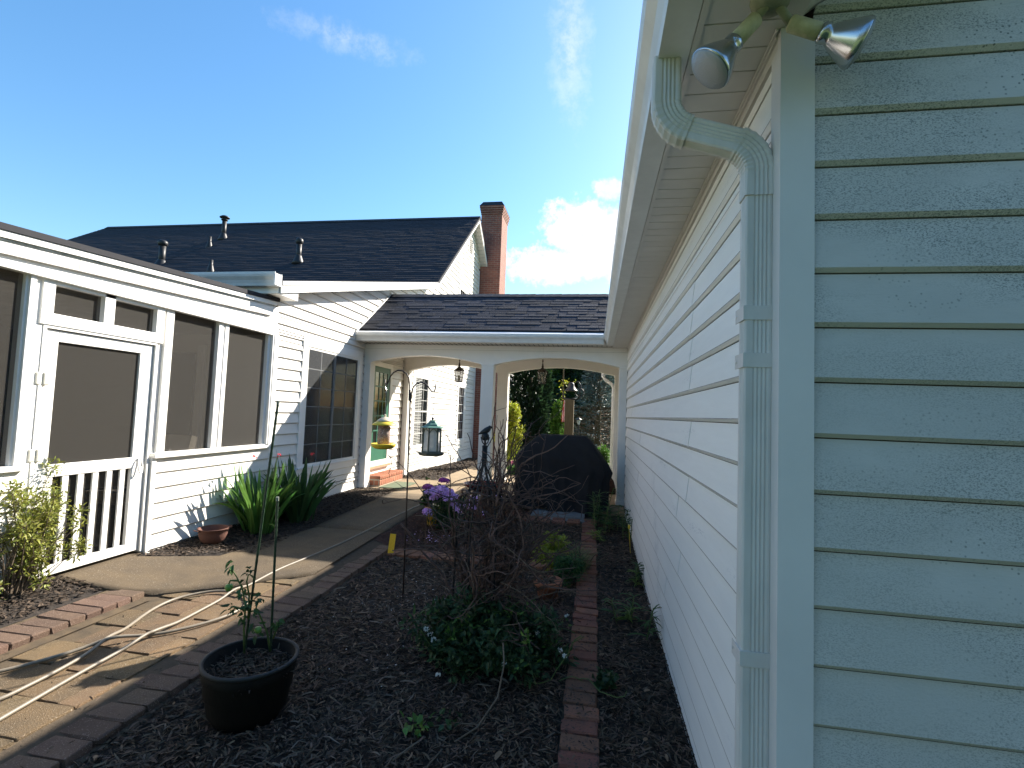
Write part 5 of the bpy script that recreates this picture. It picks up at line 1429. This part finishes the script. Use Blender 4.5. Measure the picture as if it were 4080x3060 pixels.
# subdivide the levels
lv2 = []
for a, c in zip(lv, lv[1:]):
    for k in range(3): lv2.append(tuple(p + (q - p) * k / 3 for p, q in zip(a, c)))
lv2.append(lv[-1])
n = 220; V = []; F = []
for li, (z_, x0, x1, y0, y1) in enumerate(lv2):
    for k in range(n):
        u = k / n * 4; s_ = int(u); t = u - s_
        cxs = [(x0, y0, x1, y0), (x1, y0, x1, y1), (x1, y1, x0, y1), (x0, y1, x0, y0)][s_]
        px = cxs[0] + (cxs[2] - cxs[0]) * t; py = cxs[1] + (cxs[3] - cxs[1]) * t
        # round corners
        mx_, my_ = (x0 + x1) / 2, (y0 + y1) / 2
        ddx, ddy = (px - mx_) / ((x1 - x0) / 2), (py - my_) / ((y1 - y0) / 2)
        rr = (abs(ddx) ** 7 + abs(ddy) ** 7) ** (1 / 7.); px = mx_ + (px - mx_) / rr; py = my_ + (py - my_) / rr
        dn = cl((1.05 - z_) / .9)
        w_ = (.034 * math.sin(k * .31 + 1.3 * math.sin(z_ * 2.4)) + .022 * math.sin(k * .57 + 2 + z_ * 2.6) + .010 * math.sin(k * 1.3 + z_ * 2)) * dn + .003 * math.sin(k * .5 + z_ * 30) + .004 * math.sin(k * .21 + z_ * 18)
        nx_, ny_2 = (ddx if abs(ddx) > .95 else 0), (ddy if abs(ddy) > .95 else 0)
        zz = z_
        if li >= len(lv2) - 2: zz += .05 * cl((-.55 - px) / .5) + .025 * math.sin(k * .11) + (.03 if px > .0 else 0)
        V.append((px + nx_ * w_, py + ny_2 * w_, zz + .02))
F = [((i + 1) * n + k, (i + 1) * n + (k + 1) % n, i * n + (k + 1) % n, i * n + k) for i in range(len(lv2) - 1) for k in range(n)]
F.append(tuple(range(n)))
MB().add(V, F).build('cover', CLOTH, gr, True)
b = MB(); b.tube([(-.79, 7.50, 1.203), (-.46, 7.495, 1.206), (-.13, 7.50, 1.203)], .006, 5)
b.build('top_seam', CLOTH, gr, True)
b = MB()
b.tube([(-.80, 7.49, 1.19), (-.83, 7.42, 1.1), (-.835, 7.345, .92), (-.835, 7.325, .5), (-.84, 7.318, .15)], .0045, 5)
b.tube([(-.12, 7.49, 1.19), (-.10, 7.42, 1.1), (-.095, 7.345, .92), (-.09, 7.325, .5), (-.09, 7.318, .15)], .0045, 5)
b.build('side_seam', CLOTH, gr, True)
for i, (x0, x1, y0, y1, z_, lb_) in enumerate([(-.84, -.10, 7.02, 7.62, .105, 'grey concrete slab under the front of the covered grill'), (-.72, -.09, 6.90, 7.02, .075, 'narrow lower grey slab in front of the grill slab')]):
    tag(bev(MB().box(x0, x1, y0, y1, z_ - .05, z_ + .012).build('paving_slab', SLAB), .005), lb_, 'slab')

# ------------------------------------------------------------------ bushes on the right of the bed
lm = thing('lime_shrub', (-.36, 4.85, 0), 'lime green leafy shrub glowing behind the vine', 'shrub')
p_, o_, _ = clumps(1500, (-.36, 4.85, .20), (.17, .15, .15), 40, .055, .3); p_[:, 2] = np.maximum(p_[:, 2], .03)
leaves('foliage', LLIM, lm, p_, o_ + rnd_dirs(len(p_), .4) * .04, rng.uniform(.03, .055, len(p_)), .025, .2, .4)
sg = thing('green_shrub', (-.17, 4.65, 0), 'rounded mid green shrub at the edge of the brick strip', 'shrub')
p_, o_, _ = clumps(3200, (-.19, 4.60, .14), (.14, .18, .13), 60, .05, .3); p_[:, 2] = np.maximum(p_[:, 2], .02)
leaves('foliage', LSAG, sg, p_, o_ + rnd_dirs(len(p_), .4) * .04, rng.uniform(.015, .03, len(p_)), .010, .2, .4)
wg = thing('wispy_grass', (-.09, 5.0, 0), 'wispy pale grass tuft beside the brick strip', 'grass tuft')
kb = 420; ba = np.array([(-.12 + random.gauss(0, .05), 5.0 + random.gauss(0, .09), .02) for _ in range(kb)]); dd = rng.normal(0, .35, (kb, 3)); dd[:, 2] = 1
blades('blade', LGRA, wg, ba, dd, rng.uniform(.15, .36, kb), .004, .5, 5)
for q, z_ in ((lm, 0), (sg, 0)):
    MB().tube([(q['_o'][0], q['_o'][1], 0), (q['_o'][0], q['_o'][1], .2)], .006, 5).build('stem', STEMG, q)
# lilies along the garage wall
def lily(x, y, h, n, label, m=LLIL, spread=1., group='lilies along the garage wall'):
    t = thing('lily_plant', (x, y, g(x, y)), label, 'plant', group)
    z0 = g(x, y)
    for i in range(max(1, n // 26)):
        sx, sy = x + random.gauss(0, .05 * spread), y + random.gauss(0, .06 * spread)
        hh = h * random.uniform(.65, 1)
        lean = (random.gauss(0, .12), random.gauss(0, .12))
        MB().tube([(sx, sy, z0), (sx + lean[0] * hh, sy + lean[1] * hh, z0 + hh)], .004, 5).build('stem', STEMG, t)
        k = 26; zz = rng.uniform(.1, 1, k); aa = rng.uniform(0, 6.28, k)
        bs = np.stack([sx + lean[0] * hh * zz, sy + lean[1] * hh * zz, z0 + hh * zz], 1)
        dd = np.stack([np.cos(aa), np.sin(aa), rng.uniform(.2, .9, k)], 1)
        blades('foliage', m, t, bs, dd, rng.uniform(.07, .13, k) * (.7 + .3 * h / .3), .013, .7, 4)
    return t
lily(.40, 4.78, .22, 52, 'lily with dark stems against the wall, third from the front')
lily(.33, 4.70, .13, 26, 'small yellow green lily beside the wall in the shade', LLILY)
lily(.17, 3.85, .24, 52, 'tallest lily standing nearest the brick strip')
lily(.34, 3.95, .10, 26, 'low pale starry lily between brick strip and wall', LLILY)
lily(.445, 3.55, .26, 52, 'lily nearest the camera hugging the garage siding')
lily(.02, 6.75, .55, 130, 'tall dark leafy lily clump against the right of the grill cover', LLIL, 1.6)
lily(.25, 6.6, .38, 130, 'broad dark lily clump before the right pilaster', LLIL, 2.0)
lily(.40, 6.3, .30, 78, 'low lily with a yellow bud by the wall', LLIL, 1.2)
lily(.10, 6.1, .14, 52, 'pale low grassy lily at the end of the brick strip', LLILY, 1.3)
b = MB().lathe([(.004, 0), (.014, .02), (.013, .045), (.002, .055)], (.40, 5.6, .30), n=8); b.tube([(.42, 5.62, .05), (.40, 5.6, .30)], .003, 5)
tag(b.build('lily_bud', YELP, None, True, loc=(.40, 5.6, .05)), 'single yellow lily bud on a stem against the siding', 'flower')
# small corner leaf by the edging
gp = thing('strawberry_leaf_plant', (.10, 2.95, 0), 'small dark leafy plant spilling over the brick strip', 'plant')
p_, o_, _ = clumps(90, (.09, 2.93, .05), (.07, .06, .03), 10, .03, .3); p_[:, 2] = np.maximum(p_[:, 2], .02); leaves('foliage', LJAS, gp, p_, rnd_dirs(len(p_), .2), .045, .035, .2, .3)

# ------------------------------------------------------------------ iris clumps, azalea
def iris(name, x, y, n, h, label, m, wd, spread, fl=None, toward=(0, 0)):
    t = thing(name, (x, y, g(x, y)), label, 'plant', 'strap leaved clumps against the house wall')
    k = n; aa = rng.uniform(0, 6.28, k); rr = rng.uniform(0, 1, k) * spread
    bs = np.stack([x + rr * np.cos(aa), y + rr * np.sin(aa), np.full(k, g(x, y))], 1)
    out_ = rng.uniform(.05, .55, k)
    dd = np.stack([np.cos(aa) * out_ + toward[0], np.sin(aa) * out_ + toward[1], np.ones(k)], 1)
    blades('foliage', m, t, bs, dd, h * rng.uniform(.55, 1.08, k), wd * rng.uniform(.7, 1.2, k), rng.uniform(.0, .75, k) ** 1.5, 8)
    if fl:
        for c_ in fl:
            flowers('flower', CORAL, t, [c_], .018, 14, .010)
    return t
iris('iris_clump', -3.52, 4.95, 115, .78, 'bright green strap leaved clump with red buds nearest the porch screens', LIRIS, .050, .15, [(-3.60, 4.9, .93), (-3.38, 5.0, .95)])
iris('iris_clump', -3.45, 5.55, 95, .86, 'darker strap leaved clump below the large window', LIRISD, .060, .16, [(-3.28, 5.5, .93)])
o = leaves('drooping_leaf', LJASY, None, np.array([(-3.30, 4.75, .27)]), np.array([(.9, -.3, .1)]), .17, .04); tag(o, 'single yellow green leaf leaning out low from the strap leaved clump', 'leaf')
az_ = thing('azalea_bush', (-3.82, 2.9, .1), 'yellow green azalea bush with twiggy branches at the left edge', 'shrub')
p_, o_, cc = clumps(8000, (-3.84, 2.86, .60), (.32, .38, .45), 110, .060, .25); p_[:, 2] = np.maximum(p_[:, 2], .16)
leaves('foliage', LAZA, az_, p_, o_ + rnd_dirs(len(p_), .5) * .035, rng.uniform(.020, .040, len(p_)), .013, .2, .3)
b = MB()
for c_ in cc:
    a0 = Vector((-3.84 + random.gauss(0, .03), 2.86 + random.gauss(0, .03), .12)); e_ = Vector(c_)
    mid = a0.lerp(e_, .5) + Vector((random.gauss(0, .04), random.gauss(0, .04), -.03))
    b.tube([a0, mid, e_], [.008, .004, .002], 5)
    for _ in range(4): b.tube(wiggle(e_, (random.gauss(0, 1), random.gauss(0, 1), .4), .06, 3, .3), .0012, 3)
b.build('branch', TWIG, az_)
az2 = thing('azalea_bush', (-3.88, 2.6, .1), 'low spreading azalea foliage at the bottom of the left edge', 'shrub')
p_, o_, cc = clumps(1500, (-3.86, 2.62, .20), (.16, .22, .12), 34, .055, .3); p_[:, 2] = np.maximum(p_[:, 2], .12)
leaves('foliage', LAZA, az2, p_, o_ + rnd_dirs(len(p_), .5) * .035, rng.uniform(.02, .04, len(p_)), .014, .2, .3)
MB().tube([(-3.88, 2.6, .08), (-3.88, 2.6, .22)], .006, 5).build('stem', TWIG, az2)

# ------------------------------------------------------------------ hose
hs = thing('garden_hose', (-2.6, 3.0, .05), 'pale beige garden hose looping across the pavers and up the walk', 'hose')
def smooth_path(pts, n=10):
    out_ = []
    for i in range(len(pts) - 1):
        p0, p1, p2, p3 = [Vector(pts[max(0, min(len(pts) - 1, i + j))]) for j in (-1, 0, 1, 2)]
        for k in range(n):
            t = k / n
            out_.append(.5 * ((2 * p1) + (-p0 + p2) * t + (2 * p0 - 5 * p1 + 4 * p2 - p3) * t * t + (-p0 + 3 * p1 - 3 * p2 + p3) * t ** 3))
    out_.append(Vector(pts[-1])); return out_
def hz(x, y): return g(x, y) + .020 if y > 3.6 else max(g(x, y), .03) + .026
def hose(pts, lift=None, r=.0092, nm='hose'):
    P = smooth_path([(x, y, 0) for x, y in pts])
    P = [Vector((p.x, p.y, hz(p.x, p.y) + (lift(p.x, p.y) if lift else 0))) for p in P]
    return MB().tube(P, r, 10).build(nm, HOSE, hs, True)
hose([(-3.3, 1.9), (-2.981, 2.203), (-2.764, 2.596), (-2.547, 2.798), (-2.42, 3.0), (-2.385, 3.2), (-2.45, 3.38), (-2.62, 3.47), (-2.80, 3.45), (-2.93, 3.28), (-2.93, 3.05), (-2.80, 2.66), (-2.727, 2.335), (-2.705, 2.08), (-2.71, 2.0)],
     lambda x, y: .022 * math.exp(-((x + 2.77) ** 2 + (y - 2.61) ** 2) / .012))
hose([(-2.45, 1.2), (-2.50, 1.6), (-2.537, 1.893), (-2.594, 2.339), (-2.61, 2.661), (-2.601, 2.784), (-2.63, 3.294), (-2.648, 3.937), (-2.60, 4.32), (-2.53, 4.80), (-2.49, 5.4), (-2.45, 6.2), (-2.38, 7.0), (-2.30, 7.3), (-2.1, 7.45)],
     lambda x, y: .024 * math.exp(-((x + 2.605) ** 2 + (y - 2.72) ** 2) / .02) + .024 * math.exp(-((x + 2.63) ** 2 + (y - 3.46) ** 2) / .01))
zc = .054
MB().tube([(-2.712, 2.01, zc), (-2.715, 1.96, zc)], .0125, 10).build('coupling', STEEL, hs, True)
MB().tube([(-2.715, 1.96, zc), (-2.72, 1.90, zc)], .0115, 10).build('coupling', BRASS, hs, True)
MB().tube([(-2.72, 1.90, zc), (-2.735, 1.80, zc)], .0135, 8).build('valve', STEEL, hs, True)
MB().box(-2.745, -2.725, 1.80, 1.85, zc, zc + .03).build('tap_lever', CORAL, hs)

# ------------------------------------------------------------------ beyond the breezeway
bp = thing('bell_post', (-.70, 14, .05), 'weathered timber post carrying a dark cast bell beyond the arch', 'bell post')
bev(MB().box(-.82, -.575, 13.9, 14.12, 0, 1.945).build('post', POSTW, bp), .01)
MB().lathe([(.01, .26), (.05, .255), (.075, .235), (.085, .19), (.10, .13), (.14, .07), (.185, .03), (.19, .015), (.17, .01)], (-.665, 14.0, 2.17), n=28).build('bell', BRONZE, bp, True)
b = MB().tube([(-.86, 14, 1.96), (-.87, 14, 2.05), (-.86, 14, 2.2)], .02, 6).tube([(-.46, 14, 1.96), (-.43, 14, 2.1), (-.40, 14, 2.35), (-.46, 14, 2.44), (-.55, 14, 2.44)], .022, 6).tube([(-.87, 14, 1.97), (-.45, 14, 1.97)], .025, 6)
b.tube([(-.43 + .12 * math.cos(t), 14.05, 2.15 + .12 * math.sin(t)) for t in np.linspace(0, 6.28, 16)], .014, 5); b.build('yoke', BLACKM, bp, True)
fg = thing('flag', (-.87, 15, 1.2), 'furled red and white striped flag hanging behind the timber post', 'flag')
for k in range(6):
    b = MB(); x0 = -.93 + .018 * k
    V = []; 
    for j in range(9):
        z_ = 1.95 - .08 * j; V += [(x0 + .012 * math.sin(j * .9 + k) - .006 * j, 15 + .03 * math.sin(j + k), z_), (x0 + .022 + .012 * math.sin(j * .9 + k + .4) - .006 * j, 15 + .03 * math.cos(j + k), z_)]
    b.add(V, [(2 * j, 2 * j + 1, 2 * j + 3, 2 * j + 2) for j in range(8)]); o = b.build('stripe', FLAGR if k % 2 == 0 else FLAGW, fg)
    md = o.modifiers.new('s', 'SOLIDIFY'); md.thickness = .004
lp = thing('post_lamp', (-.555, 18, 0), 'small dark post lamp standing before the blue spruce', 'lamp post')
MB().tube([(-.555, 18, 0), (-.555, 18, 1.2)], .022, 8).build('pole', BLACKM, lp)
MB().lathe([(.04, 1.2), (.075, 1.37)], (-.555, 18, 0), n=6).build('glass', PANE, lp)
MB().lathe([(.02, 1.44), (.05, 1.425), (.125, 1.375), (.12, 1.365)], (-.555, 18, 0), n=6).build('cap', BLACKM, lp)
# golden shrub
gs = thing('golden_shrub', (-2.2, 12.8, 0), 'golden yellow green shrub glowing in the sun right of the columns', 'shrub')
for zc_, rr in ((.55, .26), (1.0, .40), (1.42, .28)):
    p_, o_, _ = clumps(2600, (-2.16, 12.8, zc_), (rr, rr, .34), 46, .09, .45)
    leaves('foliage', LYEL, gs, p_, o_ + rnd_dirs(len(p_), .3) * .06, rng.uniform(.04, .08, len(p_)), .035, .2, .3)
MB().tube([(-2.16, 12.8, 0), (-2.16, 12.8, 1.2)], .03, 6).build('trunk', TWIG, gs)
b = MB()
for _ in range(5): b.tube(wiggle((-2.16, 12.8, .9), (random.gauss(0, .3), random.gauss(0, .3), 1), .9, 8, .12), .006, 4)
b.build('branch', TWIG, gs)
hp = thing('pink_hydrangea', (-1.74, 10.9, .1), 'low leafy plant with a single pink bloom behind the columns', 'flowering plant')
p_, o_, _ = clumps(500, (-1.72, 10.9, .24), (.14, .12, .10), 20, .05, .2); leaves('foliage', LIRIS, hp, p_, o_ + rnd_dirs(len(p_), .4) * .06, rng.uniform(.06, .1, len(p_)), .05, .2, .4)
flowers('flower_head', PINK, hp, [(-1.73, 10.8, .42), (-1.71, 10.8, .44)], .055, 110, .013)
# trees
def conifer(name, label, x, y, r, h, z0, n, m, cat='tree', colum=True, group=None):
    t = thing(name, (x, y, 0), label, cat, group)
    MB().tube([(x, y, -.1), (x, y, h * .9)], [.12 if colum else .16, .03], 8).build('trunk', POSTW, t)
    k = n; u = rng.uniform(0, 1, k); zz = z0 + (h - z0) * u
    env = r * (np.sin(np.pi * np.clip(u * .82 + .16, 0, 1)) ** .55 if colum else (1 - u) ** .85 + .03)
    aa = rng.uniform(0, 6.28, k)
    lob = 1 + .22 * np.sin(aa * 5 + zz * 3.1) + .12 * np.sin(aa * 9 - zz * 7)
    rr = env * lob * rng.uniform(.35, 1, k) ** .4
    p_ = np.stack([x + rr * np.cos(aa), y + rr * np.sin(aa), zz], 1)
    dd = np.stack([np.cos(aa), np.sin(aa), np.full(k, .9 if colum else -.1)], 1) + rng.normal(0, .4, (k, 3))
    leaves('crown', m, t, p_, dd, rng.uniform(.10, .22, k) * (1 if colum else 1.2), .06 if colum else .05, .3, .3)
    return t
conifer('cypress', 'tall dark columnar cypress between golden shrub and bell post', -2.23, 17.3, .62, 4.6, .25, 9000, LCYP)
conifer('cypress', 'darker cypress half hidden behind the column beside the far wing', -3.3, 24, .7, 5.0, .3, 4000, LCYP)
def spruce(x, y, h, r, label):
    t = thing('blue_spruce', (x, y, 0), label, 'tree')
    MB().tube([(x, y, -.1), (x, y, h)], [.16, .02], 8).build('trunk', POSTW, t)
    P_, D_, L_2 = [], [], []; b = MB()
    nb_ = 150
    for i in range(nb_):
        u = i / nb_; z_ = .3 + (h - .3) * u; rl = r * (1 - u) ** .9 + .08
        a_ = i * 2.399 + random.gauss(0, .2)
        d = Vector((math.cos(a_), math.sin(a_), -.08 + .25 * u))
        pts = [Vector((x, y, z_)) + d * rl * k_ / 6 + Vector((0, 0, .02 * k_ * k_ * rl * .2)) for k_ in range(7)]
        b.tube(pts, [.018 * (1 - k_ / 8) for k_ in range(7)], 4)
        for k_ in range(70):
            s_ = random.uniform(.15, 1.0); p = pts[0].lerp(pts[-1], s_)
            sd_ = d.cross(Vector((0, 0, 1))) * random.uniform(-1, 1) * .30 * rl * (1.15 - s_)
            P_.append(p + sd_ + Vector((0, 0, random.uniform(-.07, .05)))); D_.append(d + sd_ * 1.5 + Vector((random.gauss(0, .3), random.gauss(0, .3), random.gauss(.1, .3)))); L_2.append(s_)
        for k_ in range(5):
            s_ = random.uniform(.2, .8); p = pts[0].lerp(pts[-1], s_); b.tube([p, p + Vector((random.gauss(0, .16), random.gauss(0, .16), random.gauss(-.08, .05)))], .006, 3)
    b.build('branch', SPRUCEB, t)
    P_ = np.array([tuple(q) for q in P_]); D_ = np.array([tuple(q) for q in D_]); s_ = np.array(L_2)
    low = (P_[:, 2] < 1.9) & (rng.uniform(0, 1, len(P_)) < .72)
    leaves('needle_spray', LSPR, t, P_[~low], D_[~low], rng.uniform(.08, .17, (~low).sum()), .035, .3, .2)
    leaves('bare_spray', SPRUCEB, t, P_[low], D_[low], rng.uniform(.06, .14, low.sum()), .02, .3, .2)
spruce(.15, 20.3, 4.6, 1.35, 'blue grey spruce with bare brown lower branches right of the bell post')
vt = thing('vine_tower', (-1.12, 15.2, 0), 'bright green leafy vine climbing a thin pole behind the arch', 'vine')
MB().tube([(-.98, 15.2, 0), (-.96, 15.2, 3.3)], .022, 6).build('pole', POSTW, vt)
for zc_, rr, n_ in ((.9, .25, 1500), (1.3, .22, 1300), (1.65, .16, 800)):
    p_, o_, _ = clumps(n_, (-1.12, 15.2, zc_), (rr, rr, .28), 36, .07, .3); leaves('foliage', LVIN, vt, p_, o_ + rnd_dirs(len(p_), -.1) * .05, rng.uniform(.05, .10, len(p_)), .045, .2, .4)
p_ = np.array([(-.97 + random.gauss(0, .05), 15.2 + random.gauss(0, .05), random.uniform(1.7, 2.6)) for _ in range(60)] + [(-.85 + random.gauss(0, .09), 15.2, 2.5 + random.gauss(0, .05)) for _ in range(30)]); leaves('sparse_leaf', LYEL, vt, p_, rnd_dirs(len(p_), 0), .07, .05, .2, .4)
gh = thing('fern_clump', (.25, 13.2, 0), 'sunny green leafy clump beside the far garage corner', 'plant')
p_, o_, _ = clumps(1600, (.22, 13.2, .38), (.28, .2, .34), 36, .09, .2); leaves('foliage', LVIN, gh, p_, o_ + rnd_dirs(len(p_), .6) * .08, rng.uniform(.06, .12, len(p_)), .03, .2, .4)
MB().tube([(.22, 13.2, 0), (.22, 13.2, .5)], .01, 5).build('stem', STEMG, gh)
rp = thing('fallen_mulch_heap', (.28, 9.2, PZ), 'reddish brown coco mat heap beside the right pilaster', 'garden heap')
MB().lathe([(.14, 0), (.12, .12), (.09, .22), (.04, .28)], (.27, 9.0, PZ), n=12).build('heap', REDSOIL, rp, True)
# broadleaf trees behind
def broad(name, label, x, y, z, r, n, m, group='trees behind the garden'):
    t = thing(name, (x, y, 0), label, 'tree', group)
    b = MB().tube(wiggle((x, y, -.2), (0, 0, 1), z, 6, .05), [.3, .28, .25, .22, .2, .17, .12], 8)
    for _ in range(9):
        b.tube(wiggle((x, y, z * random.uniform(.5, .95)), (random.gauss(0, 1), random.gauss(0, 1), .6), r[0] * .9, 6, .15), [.1, .08, .07, .05, .04, .03, .02], 5)
    b.build('trunk', POSTW, t)
    nc = 70
    p_, o_, _ = clumps(n, (x, y, z), r, nc, r[0] * .28, .45)
    leaves('crown', m, t, p_, o_ * .3 + rnd_dirs(n, .2), rng.uniform(.16, .34, n), .16, .2, .3)
rows_ = [(-8, 40, 4.5), (-5.6, 36, 4.0), (-4.0, 33, 4.2), (-2.6, 30, 3.6), (-1.3, 34, 4.8), (-.2, 29, 4.0), (1.4, 31, 4.2), (3.4, 33, 4.6), (5.5, 36, 4.8)]
names_ = ['far left of the row, partly behind the house', 'second from the left of the row', 'third from the left, over the far wing', 'left of centre in the row', 'tallest at the centre of the row', 'right of centre behind the bell', 'behind the spruce', 'right of the spruce behind the garage', 'farthest right of the row']
for i, (x, y_, z_) in enumerate(rows_):
    broad('broadleaf_tree', 'deep green broadleaf tree ' + names_[i], x, y_, z_ * .75, (2.6, 2.2, 3.4), 7500, LWOOD if i % 3 else LWOODY)
# low hedge masses under the trees
hd = None
p_, o_, _ = clumps(13000, (-1, 27, .9), (5.5, .8, 1.3), 120, .6, .1)
hd = leaves('understorey', LWOOD, None, p_, o_ * .5 + rnd_dirs(len(p_), .3), rng.uniform(.12, .26, len(p_)), .12, .2, .3); tag(hd, 'dark undergrowth below the far trees', 'undergrowth', kind='stuff')
k = 9000
bs = np.stack([rng.uniform(-4, 3, k), rng.uniform(16, 27, k), np.full(k, .0)], 1); dd = rng.normal(0, .4, (k, 3)); dd[:, 2] = 1
tag(blades('lawn_grass', LLAWN, None, bs, dd, rng.uniform(.06, .14, k), .02, .5, 3), 'sunlit lawn grass beyond the beds', 'grass', kind='stuff')
# unseen trees added behind the camera to cut sky light on the gable
for i, (x, y_, z_) in enumerate([(-9, -13, 5.2), (-4, -14, 5.6), (1.2, -9.5, 5.4), (5.0, -7.5, 5.6), (9.5, -9, 5.6)]):
    broad('broadleaf_tree', 'large green broadleaf tree added unseen behind the camera to dim the gable', x, y_, z_ * .8, (3.0, 2.4, 4.2), 4200, LWOOD, 'trees added behind the camera')

# ------------------------------------------------------------------ to metres
for o in list(SC.objects):
    if o.type in ('CAMERA', 'LIGHT'): continue
    if '_o' in o: del o['_o']
    if 'y0' in o: del o['y0']
    if o.parent is None:
        o.location = [q * S for q in o.location]
        o.scale = [q * S for q in o.scale]
